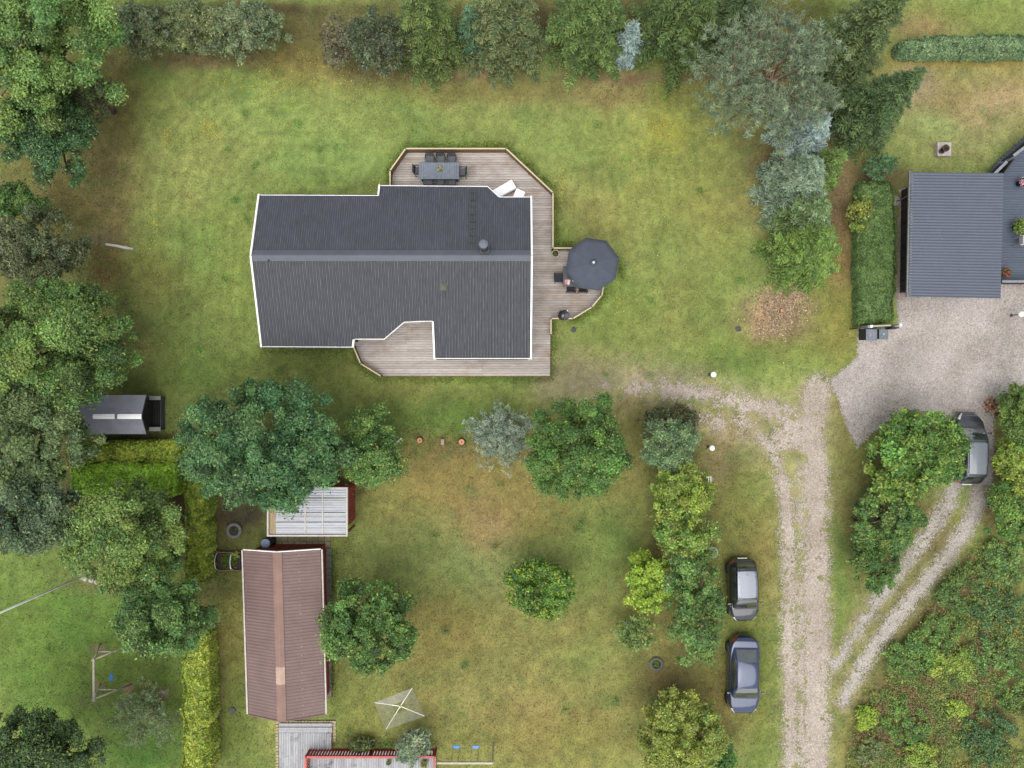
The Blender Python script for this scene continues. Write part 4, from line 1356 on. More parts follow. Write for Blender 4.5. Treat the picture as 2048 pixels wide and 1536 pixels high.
def make_car(name, label, loc, rotz, paint, L, Wd, Ht, hood, cowl, roof_f, roof_r, tail, prof, front_p=4.5, rear_p=6.0, roof_w=.62, rails=False, trim_line=False, roof_paint=None, plate=True):
    """car in its own axes: +y is the front. prof: (y fraction, top height) of the lower body"""
    t = thing(name, label, 'car', (0, 0, 0))
    py_, pz_ = zip(*prof)
    def top(y):
        return float(np.interp(y / L * 2, py_, pz_))
    def hw(y):
        u = 2 * y / L
        p = front_p if u > 0 else rear_p
        return Wd / 2 * max(1e-3, 1 - abs(u) ** p) ** (1 / 2.6)
    def surf(y, s):
        """s: 0 at the sill .. 1 at the centre line of the top"""
        w, h = hw(y), top(y)
        u = abs(2 * y / L)
        lo = .2 + .12 * max(0, u - .85) / .15
        ks = [0, .08, .2, .36, .5, .58, .68, .84, 1]
        ws = [.86, .95, 1, 1, .985, .955, .87, .5, 0]
        zs = [lo, lo + .07, lo + (h - lo) * .35, lo + (h - lo) * .62, lo + (h - lo) * .84, h - .035, h - .004, h + .012, h + .018]
        return w * float(np.interp(s, ks, ws)), float(np.interp(s, ks, zs))
    ys = list(L / 2 * np.sin(np.linspace(-PI / 2, PI / 2, 41)))
    ss = np.linspace(0, 1, 26)
    P = []
    for y in ys:
        ring = []
        for s in ss:
            x, z = surf(y, s)
            ring.append((x, y, z))
        for s in ss[::-1][1:]:
            x, z = surf(y, s)
            ring.append((-x, y, z))
        P.append(ring)
    mb = MB().grid(P)
    body = mb.build('body', paint, t, True)
    me = body.data
    # cabin
    zb = top(0)
    zr = Ht
    def half(y):
        return hw(y) * .93
    rings = []
    # stations along the car: y, lower half width, lower z, upper half width, upper z
    rw = Wd * roof_w / 2
    st = [(cowl, half(cowl) * .93, top(cowl) - .01, half(cowl) * .90, top(cowl) + .02),
          (cowl * .5 + roof_f * .5, half(0) * .985, zb - .01, (half(cowl) * .9 + rw) / 2 + .02, (top(cowl) + zr) / 2 + .035),
          (roof_f, half(0), zb - .01, rw, zr - .025),
          (roof_f * .75 + roof_r * .25, half(0), zb - .01, rw * 1.02, zr),
          ((roof_f + roof_r) / 2, half(0), zb - .01, rw * 1.02, zr + .008),
          (roof_f * .25 + roof_r * .75, half(0), zb - .01, rw * 1.0, zr - .005),
          (roof_r, half(0) * .985, zb - .01, rw * .95, zr - .05),
          (roof_r * .5 + tail * .5, half(roof_r) * .97, zb - .01, (rw * .95 + half(tail) * .82) / 2 + .01, (zr - .05 + top(tail)) / 2 + .03),
          (tail, half(tail) * .9, top(tail) - .01, half(tail) * .84, top(tail) + .015)]
    def cab(i, v):
        """v: 0 belt .. .75 roof edge .. 1 centre line"""
        y, wl, zl, wu, zu = st[i]
        ks = [0, .25, .55, .7, .8, 1]
        xs = [wl, wl * .8 + wu * .2, wl * .38 + wu * .62, wu, wu * .88, 0]
        zz = [zl, zl + (zu - zl) * .28, zl + (zu - zl) * .72, zu - .02, zu, zu + .02]
        return float(np.interp(v, ks, xs)), y, float(np.interp(v, ks, zz))
    vv = [0, .12, .25, .4, .55, .64, .7, .76, .8, .9, 1]
    G = []
    for i in range(len(st)):
        r = [cab(i, v) for v in vv]
        G.append([p for p in r] + [(-p[0], p[1], p[2]) for p in r[::-1][1:]])
    MB().grid(G).build('cabin', paint, t, True)
    def cabpt(f, v, sx, off=.008):
        i = min(int(f), len(st) - 2)
        u = f - i
        a, b = cab(i, v), cab(i + 1, v)
        p = Vector((a[0] + (b[0] - a[0]) * u, a[1] + (b[1] - a[1]) * u, a[2] + (b[2] - a[2]) * u))
        return Vector((p.x * sx, p.y, p.z)), off
    def panel(nm, f0, f1, v0, v1, sx, m_, off, nf=6, nv=6, both=False):
        rows = []
        c = Vector((0, (st[0][0] + st[-1][0]) / 2, zb - .3))
        for a in np.linspace(f0, f1, nf):
            row = []
            vs = np.linspace(v0, v1, nv)
            seq = [(v, 1) for v in vs] + ([(v, -1) for v in vs[::-1][1:]] if both else [])
            for v, sg in seq:
                p, _ = cabpt(a, v, sg * sx)
                d = (p - Vector((0, p.y * .7 + c.y * .3, zb))).normalized()
                row.append(p + d * off)
            rows.append(row)
        return MB().grid(rows).build(nm, m_, t, True)
    if roof_paint:
        panel('roof_panel', 1.95, 6.1, .715, 1, 1, roof_paint, .006, 10, 6, True)
    panel('windscreen', .12, 1.86, .79, 1, 1, M['carglass'], .012, 8, 6, True)
    panel('rear_window', 6.2, 7.75, .79, 1, 1, M['carglass'], .012, 8, 6, True)
    for sx in (1, -1):
        panel('side_window', 1.5, 4.0, .14, .60, sx, M['carglass'], .010, 8, 5)
        panel('side_window', 4.08, 6.4, .14, .60, sx, M['carglass'], .010, 8, 5)
        if trim_line:
            panel('window_trim', 1.3, 6.8, .05, .11, sx, M['chrome'], .016, 12, 2)
        # lamps, sampled on the body skin
        for nm, m_, ya, yb, s0, s1 in (('headlight', M['lamp'], L / 2 * .80, L / 2 * .975, .48, .68), ('tail_light', M['tail'], -L / 2 * .985, -L / 2 * .86, .40, .60)):
            rows = []
            for y in np.linspace(ya, yb, 6):
                row = []
                for s in np.linspace(s0, s1, 5):
                    x, z = surf(y, s)
                    row.append((sx * (x + .012), y + (.012 if nm == 'headlight' else -.012), z + .012))
                rows.append(row)
            MB().grid(rows).build(nm, m_, t, True)
        mir = MB()
        ym = cowl - .28
        xm = sx * (hw(ym) + .02)
        mir.bar((sx * (hw(ym) - .1), ym, zb + .06), (xm + sx * .08, ym - .02, zb + .1), .05, .04)
        mir.box(min(xm, xm + sx * .17), max(xm, xm + sx * .17), ym - .06, ym + .05, zb + .03, zb + .16)
        mir.build('wing_mirror', paint, t, bevel=.02)
        for yw in (L / 2 - .78 * (L / 4.4), -L / 2 + .80 * (L / 4.4)):
            xo = sx * (Wd / 2 - .1)
            w_ = MB()
            n = 20
            pr = [(-.1, .26), (-.1, .3), (-.06, .32), (.06, .32), (.1, .3), (.1, .22)]
            Pn = []
            for dx, r in pr:
                Pn.append([(xo + sx * dx + sx * .012, yw + r * math.cos(2 * PI * k / n), .32 + r * math.sin(2 * PI * k / n)) for k in range(n + 1)])
            w_.grid(Pn)
            wo = w_.build('wheel', M['tyre'], t, True)
            rm = MB()
            cxr = xo + sx * .09
            for k in range(5):
                an = 2 * PI * k / 5 + .3
                rm.bar((cxr, yw, .32), (cxr, yw + .2 * math.cos(an), .32 + .2 * math.sin(an)), .05, .02, (1, 0, 0))
            rm.build('rim', M['rim'], wo)
        # sill and door gaps
        for yg in (.5 * (cowl + roof_f) - .05, .5 * (roof_f + roof_r), roof_r + .1):
            rows = [[(sx * (surf(yy, s)[0] + .004), yy, surf(yy, s)[1]) for s in np.linspace(.12, .55, 8)] for yy in (yg - .007, yg + .007)]
            MB().grid(rows).build('door_gap', M['trim'], t, True)
    # bonnet shut line and wipers
    rows = []
    for y in np.linspace(cowl + .06, L / 2 * .93, 14):
        w = [surf(y, s) for s in (.655, .675)]
        rows.append(w)
    for sx in (1, -1):
        MB().grid([[(sx * a[0], y, a[1] + .006), (sx * b[0], y, b[1] + .006)] for (a, b), y in zip(rows, np.linspace(cowl + .06, L / 2 * .93, 14))]).build('bonnet_gap', M['trim'], t)
        y0 = cowl + .02
        MB().bar((sx * .12, y0, top(y0) + .05), (sx * .12 + .5, y0 - .1, top(y0) + .09), .02, .02).build('wiper', M['trim'], t)
    y0 = cowl + .05
    MB().grid([[(x, y0 + .05, surf(y0 + .05, 1)[1] + .004), (x, y0 - .1, top(y0 - .1) + .03)] for x in np.linspace(-half(cowl) * .8, half(cowl) * .8, 8)]).build('cowl_panel', M['trim'], t)
    # bumper inserts and number plate recess
    y1 = -L / 2 * .99
    if plate:
        MB().box(-.28, .28, -L / 2 - .012, -L / 2 + .03, .55, .66).build('number_plate', M['white'], t)
    MB().box(-Wd * .3, Wd * .3, L / 2 - .05, L / 2 + .006, .3, .42).build('grille', M['trim'], t)
    if rails:
        for sx in (1, -1):
            MB().tube([(sx * rw * .93, st[2][0] - .1, zr + .02), (sx * rw * .95, (roof_f + roof_r) / 2, zr + .045), (sx * rw * .9, roof_r + .15, zr)], .018, 6).build('roof_rail', M['trim'], t)
    t.location = loc
    t.rotation_euler = (0, 0, rotz)
    return t

M['paint_silver'] = car_paint('silver_grey_paint', C(118, 126, 140), .35, .4)
M['paint_black'] = car_paint('graphite_paint', C(52, 54, 60), .3, .4)
M['paint_blue'] = car_paint('dark_blue_paint', C(40, 58, 96), .3, .4)
M['paint_grey'] = car_paint('charcoal_paint', C(70, 74, 80), .3, .5)
M['paint_roof'] = car_paint('light_charcoal_paint', C(118, 126, 132), .3, .4)
hatch = make_car('parked_car', 'silver roofed small hatchback parked on the grass beside the gravel road', (13.8, -12.3, 0), PI + math.radians(1.5), M['paint_black'],
                 3.82, 1.74, 1.48, .8, .95, .30, -1.45, -1.78,
                 [(-1, .5), (-.97, .86), (-.9, .93), (0, .93), (.5, .92), (.78, .82), (.93, .70), (1, .45)], 3.6, 8.0, .66, roof_paint=M['paint_silver'])
MB().tube([(0, -1.1, 1.49), (0, -1.22, 1.66)], .008, 5).build('antenna', M['trim'], hatch)
sedan = make_car('parked_car', 'dark blue saloon parked on the grass nose away from the hatchback', (13.82, -17.36, 0), PI - math.radians(.8), M['paint_blue'],
                 4.76, 1.86, 1.44, 1.2, 1.18, .42, -.95, -1.75,
                 [(-1, .5), (-.97, .82), (-.9, .97), (-.5, .96), (0, .92), (.5, .93), (.78, .84), (.94, .70), (1, .45)], 4.6, 5.5, .64, trim_line=True, plate=False)
suv = make_car('parked_car', 'charcoal people carrier half hidden by shrubs on the gravel track', (27.2, -3.85, 0), math.radians(-1.5), M['paint_grey'],
               4.3, 1.84, 1.62, 1.0, 1.25, .55, -1.55, -1.98,
               [(-1, .5), (-.97, .9), (-.9, 1.0), (0, .98), (.5, .98), (.78, .88), (.93, .72), (1, .45)], 3.4, 7.0, .64, rails=True, trim_line=True, roof_paint=M['paint_roof'])
for o in bpy.data.objects:
    if o.parent == hatch and o.name.startswith('body'):
        o.data.materials[0] = M['paint_black']

# ================================================================== TERRACE FURNITURE
M['slate'] = mat('slate_grey_plastic', C(122, 131, 145), .55, C(108, 117, 130), 5, rnd=.06)
M['weave'] = mat('black_weave', C(50, 52, 58), .8, C(34, 36, 40), 40, None, .6, 90)
M['cushion'] = mat('grey_seat', C(100, 104, 112), .8, C(84, 88, 96), 8)
def make_chair(label, group, seat_m, frame_m):
    t = thing('garden_chair', label, 'chair', (0, 0, 0), group)
    MB().box(-.23, .23, -.22, .24, .41, .45).build('seat', seat_m, t, bevel=.012)
    b = MB()
    for k in range(7):
        x = -.21 + k * .07
        b.bar((x, -.24, .46), (x, -.34, .9), .05, .02, (0, 1, 0))
    b.bar((-.25, -.345, .92), (.25, -.345, .92), .04, .05)
    b.build('backrest', frame_m, t)
    for sx in (-1, 1):
        MB().bar((sx * .26, -.3, .64), (sx * .26, .2, .64), .045, .03).build('armrest', frame_m, t)
        MB().bar((sx * .25, .2, 0), (sx * .25, .2, .625), .035, .035).build('leg', frame_m, t)
        MB().bar((sx * .25, -.26, 0), (sx * .25, -.25, .625), .035, .035).build('leg', frame_m, t)
    return t

dt = thing('dining_table', 'slatted slate grey dining table on the northern terrace', 'table', tuple(W(879, 341, ZD)))
zt = ZD + .74
p0, p1 = W(838, 325, zt), W(918, 358, zt)
ns = 17
for k in range(ns):
    xa = p0.x + (p1.x - p0.x) * k / ns
    MB().box(xa, xa + (p1.x - p0.x) / ns - .012, p1.y + .05, p0.y - .05, zt - .03, zt).build('slat', M['slate'], dt)
for y in (p1.y + .025, p0.y - .025):
    MB().box(p0.x, p1.x, y - .024, y + .024, zt - .06, zt + .002).build('edge_rail', M['slate'], dt)
for x in (p0.x + .12, p1.x - .12):
    for y in (p1.y + .1, p0.y - .1):
        MB().box(x - .035, x + .035, y - .035, y + .035, ZD, zt - .031).build('leg', M['darkgrey'], dt)
proto = make_chair('black and grey garden chair at the slatted dining table', 'chairs at the dining table', M['cushion'], M['weave'])
# photo position of the seat at seat height, facing (degrees, 0 = facing north)
chair_labels = ['on the railing side away from the white loungers', 'in the middle of the railing side of the table', 'on the railing side towards the white loungers',
                'on the eave side away from the white loungers', 'in the middle of the eave side of the table', 'on the eave side towards the white loungers',
                'at the head of the table away from the white loungers', 'at the head of the table towards the white loungers']
spots = [(860, 321, 180), (881.5, 320.5, 180), (903.5, 321, 180), (857, 363, 0), (880, 363, 0), (903, 363, 0), (839, 341.5, -90), (923, 344.5, 90)]
for i, (px, py, a) in enumerate(spots):
    o = proto if i == 0 else copy_tree(proto)
    o['label'] = 'black and grey garden chair ' + chair_labels[i]
    p = W(px, py, ZD + .45)
    o.location = (p.x, p.y, ZD + .001)
    o.rotation_euler = (0, 0, math.radians(a))

def leafy(name, center, rad, n, leaf, cols, parent, seed, flat=.6, mat_='leaf'):
    """small tuft of leaves"""
    r = np.random.default_rng(seed)
    d = r.normal(size=(n, 3))
    d /= np.linalg.norm(d, axis=1)[:, None]
    d[:, 2] = np.abs(d[:, 2])
    p = np.array(center) + d * rad * r.uniform(.3, 1, (n, 1)) * np.array([1, 1, flat])
    V, F, c = leaf_quads(r, p, d, leaf, cols)
    return fast_mesh(name, V, F, M[mat_], parent, c)

def leaf_quads(r, p, nrm, leaf, cols, up=.5, aspect=.6, tip=None, tipw=None):
    n = len(p)
    nn = nrm * .6 + np.array([0, 0, up]) + r.normal(0, .38, (n, 3))
    nn /= np.linalg.norm(nn, axis=1)[:, None] + 1e-9
    a = r.normal(size=(n, 3))
    t = a - nn * np.sum(a * nn, 1)[:, None]
    t /= np.linalg.norm(t, axis=1)[:, None] + 1e-9
    b = np.cross(nn, t)
    L = leaf * r.uniform(.5, 1.5, (n, 1))
    w = L * aspect * .5
    V = np.stack([p - t * L * .45 + b * w, p + t * L * .55 - nn * w * .3, p - t * L * .45 - b * w], 1).reshape(-1, 3)
    F = np.arange(3 * n).reshape(-1, 3)
    cols = np.asarray(cols, float)
    k = r.integers(0, len(cols), n)
    c = cols[k] * (1 + r.normal(0, .1, (n, 1)))
    return V, F, np.repeat(srgb_arr(np.clip(c, 8, 245)), 3, 0)

pl = thing('table_plant', 'small pale plant in a jar on the slatted dining table', 'plant', tuple(W(880, 338, zt)))
c = W(880, 338, zt)
MB().lathe((c.x, c.y, zt), [(.05, .002), (.06, .1), (.05, .12)], 12).build('jar', M['pot'], pl, True)
leafy('leaves', (c.x, c.y, zt + .12), .2, 70, .09, [(206, 204, 140), (186, 184, 110), (150, 146, 96)], pl, 5)

# sun loungers
M['pad'] = mat('white_pad', (.80, .80, .79), .8, (.74, .74, .73), 4)
def lounger(label, tip, direction):
    d = Vector((direction[0], direction[1], 0)).normalized()
    p = W(*tip, ZD + .4)
    t = thing('sun_lounger', label, 'sun lounger', (p.x, p.y, ZD))
    s = Vector((-d.y, d.x, 0))
    q = lambda a, b, z: Vector((p.x, p.y, 0)) - d * a + s * b + Vector((0, 0, ZD + z))
    MB().bar(q(.0, 0, .36), q(1.25, 0, .36), .56, .1).build('mattress', M['pad'], t, bevel=.03)
    MB().bar(q(1.26, 0, .37), q(1.75, 0, .62), .56, .1).build('head_cushion', M['pad'], t, bevel=.03)
    MB().bar(q(.02, 0, .28), q(1.7, 0, .28), .6, .05).build('frame', M['white'], t)
    for a in (.15, 1.55):
        for b in (-.25, .25):
            MB().bar(q(a, b, .001), q(a, b, .27), .05, .05).build('leg', M['white'], t)
lounger('white sun lounger pointing across the terrace towards the slatted table', (1028, 367), (37, 21))
lounger('white sun lounger lying tucked beneath the roof corner', (1042, 380), (8, 18))

# parasol and its table
M['canvas'] = mat('slate_canvas', C(82, 88, 101), .95, C(76, 82, 95), 3, None, .15, 60)
ct = W(1187, 525, 2.9)
ps = thing('parasol', 'large dark slate octagonal parasol over the round terrace corner', 'parasol', (ct.x, ct.y, ZD))
Rr = 1.56
a0 = math.radians(14)
ring = [(ct.x + Rr * math.cos(a0 + k * PI / 4), ct.y + Rr * math.sin(a0 + k * PI / 4), 2.4) for k in range(8)]
for k in range(8):
    a, b = Vector(ring[k]), Vector(ring[(k + 1) % 8])
    tp = Vector((ct.x, ct.y, 2.86))
    rows = []
    for u in (0, .25, .5, .75, 1):
        p, q = tp.lerp(a, .1 + .9 * u), tp.lerp(b, .1 + .9 * u)
        row = []
        for w in np.linspace(0, 1, 5):
            m2 = p.lerp(q, float(w))
            m2.z -= .02 * u * math.sin(PI * w)
            row.append(m2)
        rows.append(row)
    rows.append([Vector((v.x, v.y, v.z - .1)) for v in rows[-1]])
    MB().grid(rows).build('canopy_panel', M['canvas'], ps, True)
    MB().bar((ct.x, ct.y, 2.78), (a.x * .98 + ct.x * .02, a.y * .98 + ct.y * .02, 2.385), .02, .02).build('rib', M['metal'], ps)
MB().lathe((ct.x, ct.y, 0), [(.2, 2.83), (.19, 2.87), (.03, 2.93)], 16).build('top_vent', M['canvas'], ps, True)
MB().lathe((ct.x, ct.y, 0), [(.03, 2.9), (.07, 2.95), (.06, 3.0), (.01, 3.03)], 12).build('finial', M['white'], ps, True)
MB().lathe((ct.x, ct.y, 0), [(.026, ZD), (.026, 2.9)], 12).build('pole', M['metal'], ps, True)
MB().lathe((ct.x, ct.y, 0), [(.3, ZD + .001), (.3, ZD + .06), (.06, ZD + .1)], 20).build('base', M['darkgrey'], ps)

M['ttop'] = mat('dark_table_top', C(82, 84, 88), .4, C(70, 72, 76), 4)
tb = thing('garden_table', 'dark garden table partly under the octagonal parasol', 'table', tuple(W(1152, 552, ZD)))
q0, q1 = W(1126, 532, zt), W(1182, 573, zt)
MB().box(q0.x, q1.x, q1.y, q0.y, zt - .04, zt).build('tabletop', M['ttop'], tb, bevel=.015)
for x in (q0.x + .1, q1.x - .1):
    for y in (q1.y + .1, q0.y - .1):
        MB().box(x - .03, x + .03, y - .03, y + .03, ZD, zt - .045).build('leg', M['darkgrey'], tb)
pr2 = make_chair('black woven chair at the table under the octagonal parasol', 'chairs under the parasol', M['weave'], M['weave'])
for i, (px, py, a) in enumerate([(1142, 575, 0), (1166, 575, 0), (1119, 556, -90)]):
    o = pr2 if i == 0 else copy_tree(pr2)
    o['label'] = ('black woven chair below the magazine at the table under the parasol', 'black woven chair next to the chair below the magazine', 'black woven chair at the house end of the table under the parasol')[i]
    p = W(px, py, ZD + .45)
    o.location = (p.x, p.y, ZD + .001)
    o.rotation_euler = (0, 0, math.radians(a))
m_, t_, b_ = new_mat('magazine_cover')
tcx = N(t_, 'ShaderNodeTexCoord')
sep = N(t_, 'ShaderNodeSeparateXYZ')
t_.links.new(tcx.outputs['Generated'], sep.inputs[0])
mt_ = N(t_, 'ShaderNodeMath', operation='LESS_THAN')
mt_.inputs[1].default_value = .55
t_.links.new(sep.outputs[0], mt_.inputs[0])
t_.links.new(mixc(t_, mt_.outputs[0], C(226, 218, 218), mixc(t_, ramp(t_, noise_tex(t_, 9), .45, .55), C(206, 70, 80), C(220, 190, 190))), b_.inputs['Base Color'])
c = W(1134.5, 564, zt)
mag = thing('magazine', 'open red and white magazine lying on the dark garden table', 'magazine', (c.x, c.y, zt))
MB().prism([(c.x - .17, c.y - .13), (c.x + .13, c.y - .17), (c.x + .18, c.y + .12), (c.x - .12, c.y + .16)], zt, zt + .008).build('cover', m_, mag)
c = W(1146, 562, zt)
cup = thing('cup', 'small white cup on the dark garden table beside the magazine', 'cup', (c.x, c.y, zt))
MB().lathe((c.x, c.y, zt), [(.03, .001), (.045, .08), (.04, .08), (.028, .02)], 14).build('bowl', M['white'], cup, True)
MB().tube([(c.x + .045, c.y, zt + .06), (c.x + .075, c.y, zt + .045), (c.x + .038, c.y, zt + .02)], .007, 6).build('handle', M['white'], cup)

def pot(name, label, px, py, z, r, h, leaf_cols, seed, potm='pot', n=120, leaf=.07, spread=1.0, soil=True, cat='plant pot'):
    c = W(px, py, z + h)
    t = thing(name, label, cat, (c.x, c.y, z))
    MB().lathe((c.x, c.y, z), [(r * .72, .001), (r, h), (r * 1.14, h), (r * 1.14, h + .025), (r * .86, h + .025), (r * .86, h - .06)], 20).build('pot', M[potm], t, True)
    if soil:
        MB().lathe((c.x, c.y, z), [(r * .86, h - .1), (r * .87, h - .04)], 16).build('soil', M['soil'], t)
    if n:
        leafy('leaves', (c.x, c.y, z + h), r * spread, n, leaf, leaf_cols, t, seed)
    return t
pot('flower_pot', 'cream rimmed round pot of green herbs inside the terrace railing', 1111, 507, ZD, .215, .35, [(96, 104, 48), (120, 124, 60), (76, 88, 40)], 6, n=130, spread=.75, leaf=.08)

# kettle barbecue
M['enamel'] = mat('black_enamel', C(60, 54, 56), .3, C(48, 42, 44), 10, coat=.5)
M['ash'] = mat('grey_ash', C(110, 106, 102), .9, C(70, 66, 64), 14)
c = W(1129, 631, 1.05)
kb = thing('kettle_barbecue', 'round black kettle barbecue with its lid swung aside on the terrace edge', 'barbecue', (c.x, c.y, ZD))
MB().lathe((c.x, c.y, ZD), [(.06, .42), (.2, .47), (.28, .58), (.3, .7), (.27, .7), (.25, .6), (.05, .55)], 20).build('bowl', M['enamel'], kb, True)
MB().lathe((c.x, c.y, ZD), [(.26, .63), (.265, .65)], 18).build('ash_bed', M['ash'], kb)
for k in range(7):
    MB().bar((c.x - .24 + k * .08, c.y - .2 + abs(k - 3) * .05, ZD + .69), (c.x - .24 + k * .08, c.y + .2 - abs(k - 3) * .05, ZD + .69), .012, .01).build('grate_bar', M['metal'], kb)
for k in range(3):
    a = 2 * PI * k / 3 + .4
    MB().bar((c.x + .12 * math.cos(a), c.y + .12 * math.sin(a), ZD + .5), (c.x + .3 * math.cos(a), c.y + .3 * math.sin(a), ZD + .001), .025, .025).build('leg', M['trim'], kb)
lc = Vector((c.x - .16, c.y + .02, ZD + .78))
ld = MB()
rows = []
for u in np.linspace(.06, 1, 7):
    row = []
    for k in range(17):
        a = 2 * PI * k / 16
        rr_, zz_ = .29 * math.sin(u * PI / 2), .2 * math.cos(u * PI / 2)
        v = Vector((rr_ * math.cos(a), rr_ * math.sin(a), zz_))
        v.rotate(Matrix.Rotation(math.radians(-52), 3, 'Y'))
        row.append(lc + v)
    rows.append(row)
ld.grid(rows)
ld.build('lid', M['enamel'], kb, True)
MB().lathe((c.x + .04, c.y + .24, ZD), [(.1, .68), (.11, .74), (.05, .79)], 14).build('side_bowl', M['trim'], kb, True)
MB().bar((c.x + .04, c.y + .24, ZD + .001), (c.x + .04, c.y + .24, ZD + .69), .02, .02).build('side_stand', M['trim'], kb)
MB().box(c.x + .1, c.x + .2, c.y + .26, c.y + .31, ZD + .7, ZD + .73).build('tool_handle', M['white'], kb)
MB().bar((c.x + .06, c.y + .27, ZD + .715), (c.x + .11, c.y + .285, ZD + .715), .02, .02).build('tool_rod', M['metal'], kb)

# ================================================================== GARDEN LAMPS
M['globe'] = mat('white_globe', (.82, .82, .80), .25, (.78, .78, .76), 5)
def lamp(px, py, label):
    c = W(px, py, .85)
    t = thing('globe_lamp', label, 'garden lamp', (c.x, c.y, 0), 'white globe garden lamps')
    MB().lathe((c.x, c.y, 0), [(.09, -.02), (.09, .04), (.03, .06), (.03, .7)], 12).build('post', M['darkgrey'], t, True)
    MB().lathe((c.x, c.y, .85), [(.17 * math.sin(a), -.17 * math.cos(a)) for a in np.linspace(.25, PI - .02, 12)], 20).build('globe', M['globe'], t, True)
lamp(1427, 749, 'white globe lamp on the lawn side of the gravel bend')
lamp(1424, 896, 'white globe lamp beside the grey green shrub')
lamp(2043, 628, 'white globe lamp standing on the gravel driveway')

# ================================================================== BINS AND SCREEN
M['barrellid'] = mat('pale_blue_lid', C(160, 180, 206), .5, C(142, 162, 190), 6)
M['binbody'] = mat('dark_bin', C(50, 48, 56), .6, C(40, 38, 46), 6)
M['binlid'] = mat('grey_bin_lid', C(122, 130, 144), .5, C(102, 110, 124), 6)
M['binlid2'] = mat('green_grey_bin_lid', C(112, 122, 126), .5, C(92, 102, 106), 6)
def bin_(px, py, w, d, h, lidm, label, extra):
    c = W(px, py, h)
    t = thing('wheelie_bin', label, 'bin', (c.x, c.y, 0), 'bins by the screen')
    mb = MB()
    k = .84
    z0 = .012
    mb.add([(c.x - w / 2 * k, c.y - d / 2 * k, z0), (c.x + w / 2 * k, c.y - d / 2 * k, z0), (c.x + w / 2 * k, c.y + d / 2 * k, z0), (c.x - w / 2 * k, c.y + d / 2 * k, z0),
            (c.x - w / 2, c.y - d / 2, h - .08), (c.x + w / 2, c.y - d / 2, h - .08), (c.x + w / 2, c.y + d / 2, h - .08), (c.x - w / 2, c.y + d / 2, h - .08)],
           [(3, 2, 1, 0), (0, 1, 5, 4), (1, 2, 6, 5), (2, 3, 7, 6), (3, 0, 4, 7), (4, 5, 6, 7)])
    mb.build('body', M['binbody'], t)
    l = MB().box(c.x - w / 2 - .02, c.x + w / 2 + .02, c.y - d / 2 - .03, c.y + d / 2, h - .079, h - .03).build('lid', lidm, t, bevel=.02)
    if extra == 2:
        for sx in (-1, 1):
            MB().box(c.x + sx * .08 - .045, c.x + sx * .08 + .045, c.y - .12, c.y + .12, h - .03, h - .012).build('lid_panel', M['pale'] if sx < 0 else M['slab'], l)
    else:
        MB().box(c.x - .05, c.x + .05, c.y - .06, c.y + .06, h - .03, h - .012).build('lid_panel', M['barrellid'], l)
    MB().tube([(c.x - w / 2 + .05, c.y + d / 2 + .04, h - .1), (c.x + w / 2 - .05, c.y + d / 2 + .04, h - .1)], .015, 8).build('handle', M['trim'], t)
    for sx in (-1, 1):
        MB().tube([(c.x + sx * (w / 2 - .1), c.y + d / 2 - .02, .112), (c.x + sx * (w / 2 - .04), c.y + d / 2 - .02, .112)], .1, 14).build('wheel', M['tyre'], t)
bin_(1744, 669, .62, .64, 1.08, M['binlid'], 'grey lidded wheelie bin with a two part lid against the black screen', 2)
bin_(1768, 668, .5, .56, 1.05, M['binlid2'], 'green grey lidded wheelie bin with a white lid mark by the screen', 1)
sc = thing('bin_screen', 'low black board screen with pale cap behind the wheelie bins', 'screen', tuple(W(1757, 654)))
for (u, v, h) in (((1715, 656), (1742, 653), 1.0), ((1743, 653), (1798, 649), 1.15)):
    p, q = W(*u, h), W(*v, h)
    nb = 4
    for k in range(nb):
        z = h * (k + .5) / nb
        MB().bar((p.x, p.y, z), (q.x, q.y, z), .04, h / nb - .015).build('board', M['black'], sc)
p, q = W(1744, 652.5, 1.2), W(1782, 650.5, 1.2)
MB().bar((p.x, p.y, 1.19), (q.x, q.y, 1.19), .09, .03).build('cap_board', M['pot'], sc)
for u in ((1743.5, 652.5), (1802, 650)):
    p = W(*u, 1.25)
    MB().box(p.x - .07, p.x + .07, p.y - .07, p.y + .07, 0, 1.25).build('post', M['white'], sc)
p = W(1800, 650, 1.1)
q = W(1715, 656, 1.1)
MB().box(W(1783, 0, .7).x, W(1798, 0, .7).x, W(0, 657, .7).y, W(0, 653.5, .7).y, 0, .7).build('side_box', M['black'], sc)

# ================================================================== SWINGS, FLAGPOLE, DRYER AND OTHER GARDEN THINGS
M['swingwood'] = mat('grey_pole_timber', C(214, 206, 186), .85, C(186, 178, 158), 7, (1, 1, .3), .4)
M['blue'] = mat('blue_plastic', C(30, 132, 222), .4, C(24, 118, 204), 8)
M['blue2'] = mat('faded_blue_plastic', C(86, 142, 224), .4, C(72, 126, 206), 8)
sf = thing('swing_stand', 'weathered timber A frame swing stand on the lower left lawn', 'swing frame', tuple(W(225, 1345)))
y0, y1 = -15.85, -18.1
xb, zb_ = -24.02, 2.2
MB().tube([(xb, y0 + .12, zb_), (xb, y1 - .12, zb_)], .065, 10).build('beam', M['swingwood'], sf, True)
for y in (y0, y1):
    for sx in (-1, 1):
        fx, fy = xb + sx * .95, y + (-.1 if y == y0 else .1) * -1
        MB().tube([(fx, fy, 0), (xb - sx * .06, y, zb_ + .08)], [.05, .045], 8).build('leg', M['swingwood'], sf, True)
    MB().tube([(xb - .55, y, .95), (xb + .55, y, .95)], .035, 8).build('brace', M['swingwood'], sf, True)
